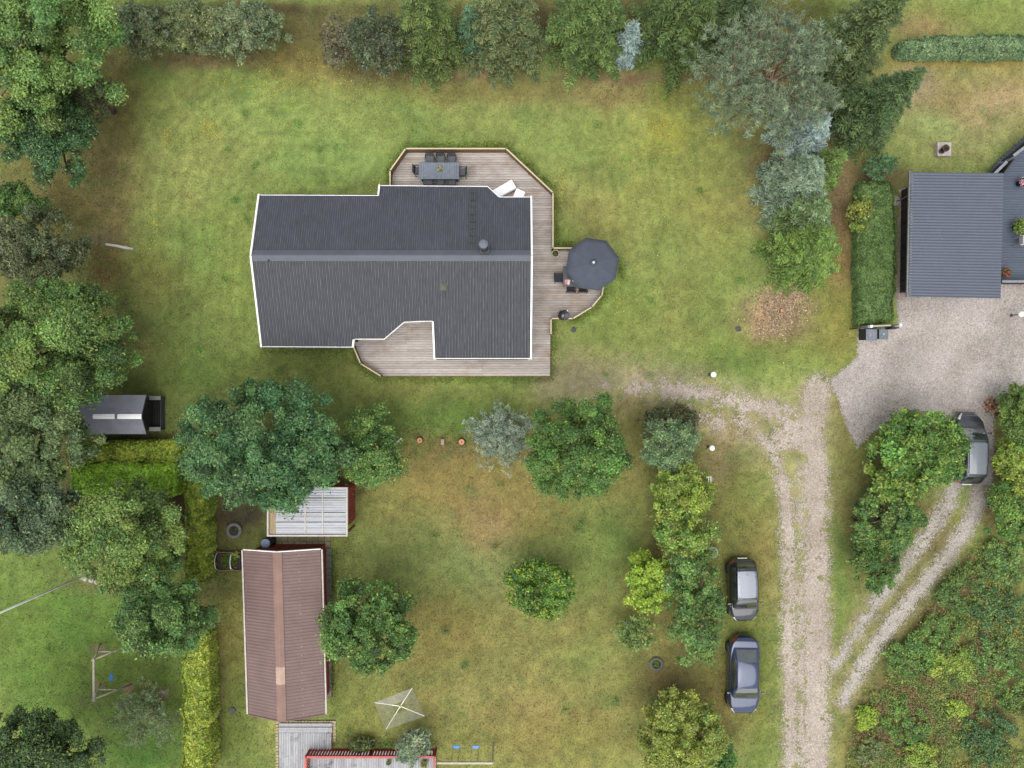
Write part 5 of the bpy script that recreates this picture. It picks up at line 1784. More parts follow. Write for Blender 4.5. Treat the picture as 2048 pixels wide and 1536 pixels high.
def swing(label, x, y, zseat, zbeam, along_y, m_, group='blue swings'):
    t = thing('swing', label, 'swing', (x, y, 0), group)
    w, d = .22, .09
    a, b = (d, w) if along_y else (w, d)
    MB().box(x - a, x + a, y - b, y + b, zseat - .025, zseat + .02).build('seat', m_, t, bevel=.012)
    for s in (-1, 1):
        px_, py_ = (x, y + s * (w - .02)) if along_y else (x + s * (w - .02), y)
        MB().tube([(px_, py_, zseat - .02), (px_, py_, zbeam)], .012, 6).build('rope', M['rope'], t)
p = W(219, 1355, .45)
swing('single bright blue swing seat hung on the A frame stand', xb, p.y, .45, zb_, True, M['blue'])
fs = thing('swing_beam', 'pale timber beam and post carrying two swings beside the red railing', 'swing frame', tuple(W(985, 1500)))
yb2 = -21.76
xa, xb2 = W(874, 0, 2.2).x, W(985, 0, 2.2).x
MB().bar((xa, yb2, 2.2), (xb2, yb2, 2.2), .11, .11).build('beam', M['swingwood'], fs)
MB().bar((xb2, yb2, 0), (xb2, yb2, 2.14), .1, .1, (0, 1, 0)).build('post', M['swingwood'], fs)
for px, m_, lb in ((913, 'blue', 'bright blue swing seat hung nearer the red railing'), (951, 'blue2', 'paler blue swing seat hung nearer the free standing post')):
    p = W(px, 1497, .45)
    swing(lb, p.x, yb2, .45, 2.145, False, M[m_])

fl = thing('flagpole', 'tall white flagpole standing on the lower left lawn', 'flagpole', tuple(W(165, 1152)))
c = W(165, 1152)
MB().tube([(c.x, c.y, 0), (c.x, c.y, 3), (c.x, c.y, 7.6)], [.07, .06, .035], 12).build('pole', M['white'], fl, True)
MB().lathe((c.x, c.y, 7.6), [(.02, 0), (.07, .05), (.07, .1), (.01, .15)], 12).build('knob', M['pot'], fl, True)
MB().lathe((c.x, c.y, 0), [(.22, -.02), (.2, .05), (.08, .07)], 14).build('foot', M['stone'], fl)
MB().tube([(c.x + .07, c.y + .02, 1.2), (c.x + .06, c.y + .02, 7.5)], .006, 5).build('halyard', M['rope'], fl)
for k in range(5):
    a = rr.uniform(0, 2 * PI)
    q = W(172 + k * 11 + rr.uniform(-3, 3), 1157 + k * 5 + rr.uniform(-4, 4))
    st_ = thing('stone', ('first', 'second', 'third', 'fourth', 'fifth')[k] + ' rounded fieldstone from the flagpole along the border', 'stone', (q.x, q.y, 0), 'border stones')
    MB().lathe((q.x, q.y, 0), [(.12, -.02), (.17 + .03 * (k % 2), .05), (.1, .12), (.02, .14)], 9).build('rock', M['stone'], st_, True)

dr = thing('rotary_dryer', 'white rotary clothes dryer with strung lines on the southern lawn', 'clothes dryer', tuple(W(801, 1412)))
tips = [W(749, 1405, 1.8), W(824.6, 1376, 1.8), W(849, 1432, 1.8), W(772, 1458.5, 1.8)]
hub = sum(tips, Vector()) / 4
hub.z = 1.45
MB().lathe((hub.x, hub.y, 0), [(.04, -.05), (.035, 1.5), (.05, 1.52), (.05, 1.6), (.02, 1.62)], 10).build('pole', M['white'], dr, True)
for tpt in tips:
    MB().bar(hub, tpt, .035, .03).build('arm', M['white'], dr)
M['line'] = mat('washing_line', C(206, 206, 196), .7, C(190, 190, 180), 10)
for k in range(14):
    f = .34 + .65 * k / 13
    pts = [hub.lerp(tp, f) + Vector((0, 0, .025)) for tp in tips]
    MB().tube(pts + [pts[0]], .0095, 4, False).build('line', M['line'], dr)

# tyre planters
def ring_planter(label, px, py, R, r, seed, cols, n, m_):
    c = W(px, py, .1)
    t = thing('ring_planter', label, 'planter', (c.x, c.y, 0), 'round ring planters')
    rows = []
    for k in range(25):
        a = 2 * PI * k / 24
        rows.append([(c.x + (R + r * math.cos(b)) * math.cos(a), c.y + (R + r * math.cos(b)) * math.sin(a), .1 + .11 * math.sin(b)) for b in np.linspace(0, 2 * PI, 9)])
    MB().grid(rows).build('ring', m_, t, True)
    MB().lathe((c.x, c.y, 0), [(R, -.01), (R, .06)], 20).build('soil', M['soil'], t)
    leafy('leaves', (c.x, c.y, .1), R * .8, n, .09, cols, t, seed)
M['oldtyre'] = mat('faded_tyre', C(126, 128, 122), .9, C(98, 100, 96), 12, None, .3)
ring_planter('grey ring planter with light green seedlings on the southern lawn', 1313, 1328, .33, .09, 8, [(130, 156, 70), (108, 138, 58), (150, 170, 84)], 90, M['oldtyre'])
ring_planter('grey ring planter almost empty by the dark soil heap', 468, 1061, .38, .1, 9, [(86, 92, 56), (70, 78, 46)], 40, M['oldtyre'])

# raised bed with hoops
rb = thing('raised_bed', 'dark framed raised bed with pale cloche hoops beside the outbuilding', 'raised bed', tuple(W(454, 1122)))
x0, x1, y0, y1 = W(431, 0, .3).x, W(480, 0, .3).x, W(0, 1141, .3).y, W(0, 1105, .3).y
for a, b in (((x0, y0), (x0, y1)), ((x1, y0), (x1, y1)), ((x0, y0), (x1, y0)), ((x0, y1), (x1, y1))):
    MB().bar((a[0], a[1], .14), (b[0], b[1], .14), .05, .3).build('side_board', M['black'] if a[0] == b[0] else M['railwood'], rb)
MB().box(x0 + .03, x1 - .03, y0 + .03, y1 - .03, -.02, .2).build('soil', M['soil'], rb)
for x, b in ((x0 + .08, 0), (x0 + (x1 - x0) * .62, .08), (x0 + (x1 - x0) * .70, -.03)):
    pts = [(x + b * math.sin(a), (y0 + y1) / 2 - (y1 - y0) / 2 * .92 * math.cos(a), .2 + .42 * math.sin(a)) for a in np.linspace(0, PI, 12)]
    MB().tube(pts, .016, 6).build('hoop', M['white'], rb)
leafy('leaves', ((x0 + x1) / 2, (y0 + y1) / 2, .2), .62, 520, .1, [(100, 128, 50), (84, 110, 42), (120, 146, 62)], rb, 10, .3)
leafy('leaves', (x1 - .25, y1 - .2, .3), .24, 60, .16, [(150, 170, 70), (134, 156, 60)], rb, 11, .5)

# rain barrel
M['barrel'] = mat('navy_barrel', C(52, 60, 84), .5, C(42, 48, 70), 6)
c = W(531, 1087, .95)
br = thing('rain_barrel', 'navy rain barrel with pale blue lid at the outbuilding corner', 'barrel', (c.x, c.y, 0))
MB().lathe((c.x, c.y, 0), [(.26, .001), (.32, .3), (.32, .6), (.27, .93)], 20).build('body', M['barrel'], br, True)
MB().lathe((c.x, c.y, 0), [(.275, .92), (.28, .96), (.2, .975), (.02, .98)], 20).build('lid', M['barrellid'], br, True)

# stumps and block
M['cut'] = mat('fresh_cut_wood', C(226, 164, 120), .9, C(200, 134, 96), 12)
M['cut2'] = mat('pinkish_block', C(196, 160, 148), .9, C(170, 134, 124), 12)
def stump(px, py, r, label, h=.3):
    c = W(px, py, h)
    t = thing('tree_stump', label, 'stump', (c.x, c.y, 0))
    MB().lathe((c.x, c.y, 0), [(r * 1.5, -.03), (r * 1.15, .08), (r * 1.02, h - .004)], 11).build('bark', M['bark'], t, True)
    MB().lathe((c.x, c.y, 0), [(r, h - .02), (r * .96, h + .006)], 14).build('cut_face', M['cut'], t)
    MB().lathe((c.x + r * .1, c.y, 0), [(r * .3, h - .01), (r * .28, h + .012)], 9).build('heartwood', M['bark'], t)
stump(839, 881, .17, 'sawn orange tree stump nearest the branching apple tree')
stump(923, 884, .18, 'sawn orange tree stump nearest the pale blue conifer')
stump(1564, 621, .1, 'tiny pale stump in the middle of the wood chip circle', .12)
c = W(885, 884, .25)
bk = thing('brick_block', 'upright pinkish block standing between two tree stumps', 'block', (c.x, c.y, 0))
MB().box(c.x - .1, c.x + .1, c.y - .17, c.y + .17, -.02, .25).build('block', M['cut2'], bk, bevel=.015)
MB().box(c.x - .07, c.x - .02, c.y - .14, c.y + .14, .25, .262).build('rib', M['cut2'], bk)
MB().box(c.x + .02, c.x + .07, c.y - .14, c.y + .14, .25, .262).build('rib', M['cut2'], bk)

# flat dark stones in the lawn
M['darkstone'] = mat('dark_flat_stone', C(92, 92, 92), .9, C(66, 66, 68), 8, None, .4)
for px, py, r, lb in ((1476, 658, .2, 'flat dark stone in the lawn towards the wood chip circle'), (1147, 659, .18, 'flat grey stone in the lawn below the barbecue'), (465, 1421, .22, 'flat grey stone in the lawn by the outbuilding')):
    c = W(px, py)
    t = thing('flat_stone', lb, 'stone', (c.x, c.y, 0))
    pts = [(c.x + r * rr.uniform(.75, 1.1) * math.cos(a), c.y + r * rr.uniform(.75, 1.1) * math.sin(a)) for a in np.linspace(0, 2 * PI, 10)[:-1]]
    MB().prism(pts, -.04, .05).build('rock', M['darkstone'], t, bevel=.02)

# white driftwood branch
M['drift'] = mat('bleached_wood', C(232, 230, 220), .85, C(204, 202, 192), 9, (1, 4, 1), .3)
p = [W(211, 488, .12), W(232, 491, .2), W(250, 495, .16), W(267, 498, .06)]
db = thing('bleached_branch', 'bleached white branch lying on the lawn near the western trees', 'branch', tuple(W(238, 492)))
MB().tube([(q.x, q.y, z) for q, z in zip(p, (.06, .08, .07, .05))], [.07, .085, .1, .065], 8).build('bough', M['drift'], db, True)
q = W(247, 492, .1)
MB().tube([(q.x - .2, q.y - .02, .07), (q.x + .2, q.y - .02, .11)], [.05, .03], 7).build('side_bough', M['drift'], db, True)

# stone plinth with pots in the neighbour's lawn
c = W(1889, 298, .3)
pt = thing('stone_plinth', 'square pale stone slab on the neighbouring lawn', 'plinth', (c.x, c.y, 0))
MB().box(c.x - .41, c.x + .41, c.y - .41, c.y + .41, -.02, .3).build('slab', M['stone'], pt, bevel=.02)
M['brownpot'] = mat('brown_glaze', C(84, 62, 48), .5, C(60, 44, 36), 8)
pot('flower_pot', 'brown pot with pale rim standing on the square stone slab', 1892, 296, .3, .19, .3, [(80, 84, 56), (66, 70, 46)], 12, 'brownpot', 40, .06, .7)
pot('flower_pot', 'low brown bowl with dry twigs on the square stone slab', 1884, 302, .3, .14, .14, [(70, 54, 42), (90, 70, 52)], 13, 'brownpot', 40, .06, .9)
# tub near the silver hatchback and box on a post
M['tub'] = mat('pale_blue_tub', C(168, 196, 204), .4, C(140, 172, 182), 5)
c = W(1425, 1105, .35)
tu = thing('water_tub', 'pale blue plastic tub half under the yellow green bushes', 'tub', (c.x, c.y, 0))
MB().lathe((c.x, c.y, 0), [(.26, .001), (.32, .35), (.34, .35), (.34, .38), (.3, .38), (.26, .08), (.02, .06)], 20).build('tub', M['tub'], tu, True)
MB().lathe((c.x, c.y, 0), [(.28, .2), (.29, .24)], 18).build('water', M['glass'], tu)
c = W(1421, 964, .9)
bx = thing('letter_box', 'small white and tan wooden box on a post by the bushes', 'box', (c.x, c.y, 0))
MB().bar((c.x, c.y, 0), (c.x, c.y, .72), .07, .07, (0, 1, 0)).build('post', M['swingwood'], bx)
MB().box(c.x - .14, c.x + .04, c.y - .28, c.y + .28, .7, .9).build('body', M['pale'], bx)
MB().box(c.x + .05, c.x + .14, c.y - .29, c.y + .27, .72, .86).build('front', M['ochre'], bx)
for x in (-.11, -.045, .015):
    MB().box(c.x + x - .02, c.x + x + .02, c.y - .28, c.y + .28, .901, .925).build('slat', M['white'] if x != -.045 else M['darkgrey'], bx)
MB().box(c.x - .2, c.x + .05, c.y + .285, c.y + .32, .86, .93).build('end_board', M['white'], bx)

# neighbour's pots, flowers and chair
pot('planter', 'black planter of leafy green shrub on the blue grey terrace', 2042, 452, .35, .3, .45, [(140, 160, 74), (116, 140, 60), (96, 122, 50)], 14, 'weave', 420, .13, 1.9)
pot('planter', 'planter of pink and white blossom at the terrace edge', 2046, 364, .35, .22, .4, [(236, 220, 228), (226, 150, 170), (240, 232, 236), (206, 90, 120)], 15, 'weave', 160, .1, 1.4)
t = pot('planter', 'red planter with green foliage in the corner of the dark terrace', 2013, 545, .35, .2, .35, [(84, 112, 50), (64, 92, 40), (200, 60, 90)], 16, 'redcap', 200, .12, 1.6)
M['paleplastic'] = mat('pale_plastic', C(196, 194, 194), .5, C(176, 174, 174), 6)
c = W(2046, 482, .8)
gc = make_chair('pale plastic chair on the blue grey terrace', None, M['paleplastic'], M['paleplastic'])
gc.location = (c.x, c.y, .352)
gc.rotation_euler = (0, 0, math.radians(-90))
# pots on the southern terrace
pot('flower_pot', 'cream pot with a ring handle on the silver plank terrace', 823, 1530, .22, .17, .28, [(120, 110, 70), (90, 84, 56)], 17, 'pot', 50, .06, .9)
pot('flower_pot', 'small pot of green leaves on the silver plank terrace', 777, 1526, .22, .12, .2, [(120, 140, 60), (100, 124, 50)], 18, 'brownpot', 90, .09, 1.4)
pot('flower_pot', 'pot of yellow green leaves in the corner of the red railing', 848, 1528, .22, .16, .25, [(150, 160, 60), (128, 142, 50)], 19, 'brownpot', 120, .1, 1.7)
# black can in the verge shrubs
c = W(1745, 914, .3)
can = thing('black_can', 'small black watering can at the edge of the verge shrubs', 'can', (c.x, c.y, 0))
MB().lathe((c.x, c.y, 0), [(.15, .001), (.16, .26), (.1, .3)], 14).build('body', M['trim'], can, True)
MB().tube([(c.x + .14, c.y, .08), (c.x + .32, c.y + .05, .28)], [.025, .018], 7).build('spout', M['trim'], can)
MB().tube([(c.x - .12, c.y, .28), (c.x - .2, c.y, .2), (c.x - .14, c.y, .08)], .014, 6).build('handle', M['trim'], can)
# ================================================================== VEGETATION
def unit(v):
    return v / (np.linalg.norm(v, axis=-1, keepdims=True) + 1e-9)

def lobed_noise(d, r, k=9):
    """uneven radius over directions"""
    ax = unit(r.normal(size=(k, 3)))
    am = r.uniform(-1, 1, k)
    return np.clip(np.sum(am[None] * np.maximum(0, d @ ax.T) ** 4, 1), -1.2, 1.2)

def broadleaf(name, label, px, py, rx, ry, zc, cols, seed, rz=None, leaf=.12, lobe=.6, dens=1.0, tips=None, tip_p=.12, uneven=.2, open_=0.0,
              group=None, cat='tree', ground_skirt=False, branches=6, trunk_r=.14, bark='bark', aspect=.62, lean=(0, 0), gaps=0.0):
    """broad-leaved crown: px,py,rx,ry are the crown's middle and radii in photo pixels, zc its widest height"""
    r = np.random.default_rng(seed)
    k = (H - zc) / H / S
    c = W(px, py, zc)
    RX, RY = rx * k, ry * k
    RZ = rz or min(zc * .8, (RX + RY) / 2 * .8)
    k2 = 1 + .016 * max(0, zc - 1.5)     # edge trees lean in over the open lawn
    base = Vector((c.x * k2 + lean[0], c.y * k2 + lean[1], 0))
    t = thing(name, label, cat, (base.x, base.y, 0), group)
    R = (RX * RY) ** .5
    lobe = min(lobe * .8, R * .36)
    nl = int(2.7 * (R / lobe) ** 2 * (1 if RZ < R * 1.2 else RZ / R)) + 8
    d = unit(r.normal(size=(nl, 3)))
    d[:, 2] = np.where(r.random(nl) < .85, np.abs(d[:, 2]), d[:, 2])
    f = 1 + uneven * lobed_noise(d, r) + r.normal(0, .05, nl)
    rad = np.where(r.random(nl) < .3, r.uniform(.25, .75, nl), r.uniform(.78, 1.04, nl)) * f
    sz = lobe * np.exp(r.normal(-.12, .33, nl))
    shrink = np.maximum(.2, 1 - sz[:, None] * .6 / np.array([RX, RY, RZ]))
    lc = d * rad[:, None] * np.array([RX, RY, RZ]) * shrink
    if gaps:
        keep = r.random(nl) > gaps
        lc, sz, d = lc[keep], sz[keep], d[keep]
        nl = len(lc)
    area = leaf * leaf * aspect * .5
    P, Nn, Cc = [], [], []
    cols = np.asarray(cols, float)
    clump_tone = r.normal(0, .10, nl)
    clump_hue = r.normal(0, .03, nl)
    for i in range(nl):
        n = int(dens * 3.3 * 2 * PI * sz[i] ** 2 * (1 - open_) / area / 2.2)
        dd = unit(r.normal(size=(n, 3)))
        dd[:, 2] = np.where(r.random(n) < .72, np.abs(dd[:, 2]), dd[:, 2])
        rr_ = r.uniform(.25, 1.0, n) ** .5 * sz[i] * (1 + .22 * r.normal(size=n))
        sprig = unit(r.normal(size=(max(3, n // 22), 3)) + np.array([0, 0, .5]))
        pick = r.integers(0, len(sprig), n)
        pull = r.uniform(0, .55, n)[:, None]
        dd = unit(dd * (1 - pull) + sprig[pick] * pull)
        sq = r.uniform(.75, 1.3, 3) * np.array([1, 1, .62])
        P.append(lc[i] + dd * rr_[:, None] * sq)
        Nn.append(dd)
        base_c = cols[r.integers(len(cols))] * .65 + cols.mean(0) * .35
        cc = base_c * np.array([1 + clump_hue[i], 1, 1 - clump_hue[i]]) * (1 + clump_tone[i]) * (1 + r.normal(0, .13, (n, 1)))
        cc = cc + r.normal(0, 4, (n, 3))
        if tips is not None:
            tp = r.random(n) < tip_p * (1.6 if r.random() < .5 else .4)
            cc[tp] = np.asarray(tips, float) * (1 + r.normal(0, .08, (tp.sum(), 1)))
        Cc.append(cc)
    P = np.vstack(P) + np.array([c.x, c.y, zc])
    Nn = np.vstack(Nn)
    Cc = np.vstack(Cc)
    low = P[:, 2] < .04
    P[low, 2] = r.uniform(.04, .3, low.sum())
    V, F, _ = leaf_quads(r, P, Nn, leaf, [(0, 0, 0)], .45, aspect)
    fast_mesh('crown', V, F, M['leaf'], t, np.repeat(leafcol(Cc), 3, 0))
    # trunk and limbs
    top = Vector((c.x, c.y, zc + RZ * .35))
    mid = base.lerp(top, .45) + Vector((r.normal() * .1, r.normal() * .1, 0))
    MB().tube([base + Vector((0, 0, -.05)), base + Vector((0, 0, .25)), mid, top], [trunk_r * 1.5, trunk_r, trunk_r * .8, trunk_r * .3], 9).build('trunk', M[bark], t, True)
    order = np.argsort(-np.linalg.norm(lc[:, :2], axis=1))
    for j in range(min(branches, nl)):
        e = Vector(lc[order[int(j * nl / branches * .8)]]) + Vector((c.x, c.y, zc))
        s = base.lerp(top, r.uniform(.35, .75))
        m2 = s.lerp(e, .5) + Vector((0, 0, .25))
        MB().tube([s, m2, e], [trunk_r * .55, trunk_r * .36, trunk_r * .12], 6).build('limb', M[bark], t, True)
    return t

def conifer(name, label, px, py, h, R, cols, seed, tips=None, tier=.34, nb=9, droop=.42, dens=1.0, card=.21, wid=.24, z0=.25, group=None, power=.85, twig=.42, spread=.6, bark='bark'):
    """spruce or fir; px,py is where its trunk meets the ground"""
    r = np.random.default_rng(seed)
    b = W(px, py)
    t = thing(name, label, 'tree', (b.x, b.y, 0), group)
    cols = np.asarray(cols, float)
    P, T, Nn, Cc = [], [], [], []
    z = z0
    az0 = 0
    limbs = MB()
    while z < h - .15:
        ln0 = R * max(.05, (1 - z / h)) ** power
        n = max(4, int(nb * (.55 + .45 * ln0 / R)))
        az0 += 1.3
        for j in range(n):
            az = az0 + 2 * PI * j / n + r.normal(0, .16)
            ln = max(.12, ln0 * r.uniform(.72, 1.16))
            dr_ = droop * r.uniform(.7, 1.3)
            dirv = np.array([math.cos(az), math.sin(az), 0])
            side = np.array([-dirv[1], dirv[0], 0])
            tone = r.normal(0, .08)
            bc = cols[r.integers(len(cols))]
            def pos(u):
                return dirv * (u * ln)[..., None] + np.array([0, 0, 1]) * (z + r.normal(0, .02) + ln * (.14 * u - dr_ * u ** 2 + .10 * u ** 4))[..., None]
            if ln > .8:
                us = np.array([0, .35, .7])
                pp = pos(us)
                limbs.tube([Vector(q) + b for q in pp], [.03 * ln / 2 + .01, .02, .008], 4, False)
            nt_ = max(3, int(ln / .09 * dens))
            u = np.linspace(.12, 1.0, nt_) + r.normal(0, .02, nt_)
            base_p = pos(np.clip(u, 0, 1.02))
            for sgn in (-1, 1, 0):
                if sgn == 0:
                    tl = np.full(nt_, .16)
                    tdir = np.tile(dirv, (nt_, 1))
                else:
                    tl = np.clip(twig * ln * (1.08 - u) + .10, .1, .75) * r.uniform(.7, 1.2, nt_)
                    tdir = unit(dirv * spread + side * sgn + np.array([0, 0, -.18]) + r.normal(0, .12, (nt_, 3)))
                nc = 3 if sgn else 1
                for q in range(nc):
                    fq = (q + .5) / nc
                    m = tl > (.0 if q == 0 else .14)
                    if not m.any():
                        continue
                    p = base_p[m] + tdir[m] * (tl[m] * fq)[:, None] + r.normal(0, .02, (m.sum(), 3))
                    p[:, 2] -= .10 * fq ** 2 * tl[m]
                    P.append(p)
                    T.append(unit(tdir[m] + r.normal(0, .22, (m.sum(), 3))))
                    cc = bc * (1 + tone) * (1 + r.normal(0, .1, (m.sum(), 1)))
                    if tips is not None and q == nc - 1 and sgn:
                        w = r.uniform(.1, 1.0, (m.sum(), 1)) * .75
                        cc = cc * (1 - w) + np.asarray(tips, float) * w
                    Cc.append(cc)
        z += tier * (.75 + .5 * r.random()) * (1.0 if z < h * .7 else .75)
    P, T, Cc = np.vstack(P), np.vstack(T), np.vstack(Cc)
    P = P + np.array([b.x, b.y, 0])
    P[:, 2] = np.maximum(P[:, 2], .05)
    n = len(P)
    nrm = unit(np.array([0, 0, 1.0]) + r.normal(0, .45, (n, 3)))
    bb = unit(np.cross(nrm, T))
    L = card * r.uniform(.7, 1.35, (n, 1))
    w = L * wid * .5
    up = np.cross(T, bb)
    V = np.stack([P - T * L * .5, P + bb * w + T * L * .1, P + T * L * .5, P - bb * w + T * L * .1], 1).reshape(-1, 3)
    fast_mesh('crown', V, np.arange(4 * n).reshape(-1, 4), M['needle'], t, np.repeat(leafcol(Cc, 1.2), 4, 0))
    limbs.build('limbs', M[bark], t)
    MB().tube([b + Vector((0, 0, -.05)), b + Vector((0, 0, h * .5)), b + Vector((0, 0, h))], [.05 + h * .018, .03 + h * .01, .015], 9).build('trunk', M[bark], t, True)
    return t

def pine(name, label, px, py, zc, rx, ry, cols, seed, ntuft=420, tips=None, branches=34, needle=.17, per=26, dome=1.5, center=None, bark='pinebark', group=None, tuft_r=.15):
    """open crown of needle tufts on bare radiating boughs; px,py,rx,ry is the crown at height zc"""
    r = np.random.default_rng(seed)
    k = (H - zc) / H / S
    c = W(px, py, zc)
    RX, RY = rx * k, ry * k
    b = W(*center, 0) if center else Vector((c.x, c.y, 0))
    b = Vector((b.x, b.y, 0))
    t = thing(name, label, 'tree', (b.x, b.y, 0), group)
    hub = Vector((b.x * .4 + c.x * .6, b.y * .4 + c.y * .6, zc - .5))
    boughs = MB()
    ends = []
    cols = np.asarray(cols, float)
    per_b = max(3, ntuft // branches)
    for j in range(branches):
        az = 2 * PI * j / branches * 2.618 + r.normal(0, .1)
        lv = r.random()
        rad = (.45 + .55 * r.random() ** .5) * (1 + .12 * r.normal())
        e = Vector((c.x + RX * rad * math.cos(az), c.y + RY * rad * math.sin(az), zc + dome * (1 - rad * rad) - .9 * lv * rad + r.normal() * .15))
        s = Vector((b.x, b.y, 0)).lerp(hub, .55 + .45 * r.random())
        m1 = s.lerp(e, .5) + Vector((r.normal() * .12, r.normal() * .12, .25))
        boughs.tube([s, m1, e], [.04, .03, .012], 5, False)
        for q in range(per_b):
            u = r.uniform(.42, 1.03)
            p = s.lerp(m1, u * 2) if u < .5 else m1.lerp(e, (u - .5) * 2)
            off = Vector((r.normal() * .28, r.normal() * .28, abs(r.normal()) * .14)) * (.5 + u)
            ends.append((p + off, r.normal(0, .1)))
            if q % 3 == 0:
                boughs.tube([p, p + off], [.014, .007], 4, False)
    m = len(ends)
    E = np.array([tuple(e[0]) for e in ends])
    tone = np.array([e[1] for e in ends])
    n = m * per
    idx = np.repeat(np.arange(m), per)
    d = unit(r.normal(size=(n, 3)) + np.array([0, 0, .45]))
    cent = E[idx] + r.normal(0, tuft_r * .45, (n, 3))
    L = needle * r.uniform(.7, 1.3, (n, 1))
    sd_ = unit(np.cross(d, r.normal(size=(n, 3)))) * .016
    V = np.stack([cent - sd_, cent + sd_, cent + d * L], 1).reshape(-1, 3)
    V[:, 2] = np.maximum(V[:, 2], .03)
    bc = cols[r.integers(0, len(cols), m)][idx] * (1 + tone[idx])[:, None] * (1 + r.normal(0, .1, (n, 1)))
    if tips is not None:
        w = (r.random((m, 1)) < .35)[idx] * r.uniform(.2, .9, (n, 1))
        bc = bc * (1 - w) + np.asarray(tips, float) * w
    fast_mesh('crown', V, np.arange(3 * n).reshape(-1, 3), M['needle'], t, np.repeat(leafcol(bc, 1.12), 3, 0))
    boughs.build('boughs', M[bark], t)
    MB().tube([b + Vector((0, 0, -.05)), Vector((b.x, b.y, 0)).lerp(hub, .5), hub], [.17, .13, .06], 9).build('trunk', M[bark], t, True)
    return t

def hedge(name, label, poly, h, cols, seed, leaf=.12, dens=1.0, tips=None, tip_p=.15, rough=.12, group=None, z_lo=.05, wild=.0, cat='hedge'):
    """clipped hedge on a ground outline (photo pixels at the top of the hedge)"""
    r = np.random.default_rng(seed)
    pts = [W(px, py, h) for px, py in poly]
    xy = []
    for i in range(len(pts)):
        a, b = pts[i], pts[(i + 1) % len(pts)]
        m = max(1, int((b - a).length / .35))
        nrm = Vector((-(b - a).y, (b - a).x, 0)).normalized()
        for q in range(m):
            p = a.lerp(b, q / m) + nrm * float(r.normal(0, .055))
            xy.append((p.x, p.y))
    xs, ys = [p[0] for p in xy], [p[1] for p in xy]
    cx_, cy_ = sum(xs) / len(xs), sum(ys) / len(ys)
    t = thing(name, label, cat, (cx_, cy_, 0), group)
    area = leaf * leaf * .3
    bw, bh = max(xs) - min(xs), max(ys) - min(ys)
    n = int(bw * bh * 5.5 * dens / area)
    x, y = r.uniform(min(xs), max(xs), n), r.uniform(min(ys), max(ys), n)
    pxs = [(p[0], p[1]) for p in xy]
    ok = inpoly(x, y, pxs)
    x, y = x[ok], y[ok]
    dist = dist_poly(x, y, pxs)
    bump = (fbm(x, y, .7, seed * 3 + 600, 3) - .5) * 2
    zt = h * (1 - .35 * np.exp(-dist / .09)) + bump * (rough + wild)
    z = zt - r.exponential(.10, len(x)) 
    P = np.stack([x, y, z], -1)
    nr = np.tile(np.array([0, 0, .8]), (len(x), 1))
    tone = bump * .10
    # sides
    per = []
    for i in range(len(xy)):
        a, b = np.array(xy[i]), np.array(xy[(i + 1) % len(xy)])
        L = np.linalg.norm(b - a)
        m = int(L * h * 4 * dens / area)
        u = r.random(m)
        e = np.array([(b - a)[1], -(b - a)[0]]) / (L + 1e-9)
        if inpoly(np.array([(a + b)[0] / 2 + e[0] * .05]), np.array([(a + b)[1] / 2 + e[1] * .05]), pxs)[0]:
            e = -e
        inn = r.exponential(.07, m) - .05
        q = a + (b - a) * u[:, None] - e * inn[:, None]
        per.append((np.column_stack([q, r.uniform(z_lo, h * .95, m)]), np.tile(np.array([e[0], e[1], .3]), (m, 1))))
    P = np.vstack([P] + [p[0] for p in per])
    nr = np.vstack([nr] + [p[1] for p in per])
    tone = np.concatenate([tone] + [np.zeros(len(p[0])) for p in per])
    P[:, 2] = np.maximum(P[:, 2], .04)
    cols = np.asarray(cols, float)
    patch = fbm(P[:, 0], P[:, 1], .5, seed + 900, 3)
    ki = np.clip((patch - .25) / .5 * len(cols), 0, len(cols) - 1).astype(int)
    cc = cols[ki] * (1 + tone[:, None] + r.normal(0, .11, (len(P), 1)))
    if tips is not None:
        w = r.random(len(P)) < tip_p
        cc[w] = np.asarray(tips, float) * (1 + r.normal(0, .07, (w.sum(), 1)))
    V, F, _ = leaf_quads(r, P, nr, leaf, [(0, 0, 0)], .4, .6)
    fast_mesh('foliage', V, F, M['leaf'], t, np.repeat(leafcol(cc, 1.5), 3, 0))
    s = MB()
    k = 0
    while k < max(3, int(max(bw, bh) / .8)):
        u, v = r.uniform(min(xs), max(xs)), r.uniform(min(ys), max(ys))
        if inpoly(np.array([u]), np.array([v]), pxs)[0]:
            s.tube([(u, v, -.03), (u + r.normal() * .05, v + r.normal() * .05, h * .75)], [.035, .015], 5)
            k += 1
    s.build('stems', M['bark'], t)
    return t

# leaf tones as they show in open light
GRN = [(104, 142, 78), (88, 124, 66), (120, 156, 84)]
DGRN = [(76, 116, 74), (64, 100, 62), (90, 130, 80)]
OLV = [(112, 128, 82), (96, 112, 74), (126, 140, 92)]
GRY = [(118, 138, 104), (100, 120, 90), (132, 150, 116)]
YGR = [(142, 172, 72), (122, 154, 62), (160, 184, 80)]
LIM = [(150, 190, 62), (128, 170, 52), (166, 200, 76)]
OAK = [(92, 136, 66), (78, 118, 58), (110, 152, 74)]
FIR = [(92, 122, 64), (78, 106, 56), (104, 132, 72)]
SPR = [(76, 104, 62), (64, 90, 56), (90, 116, 70)]
BLU = [(146, 172, 174), (130, 156, 158), (160, 184, 186)]
SIL = [(128, 154, 134), (112, 138, 118), (142, 166, 144)]

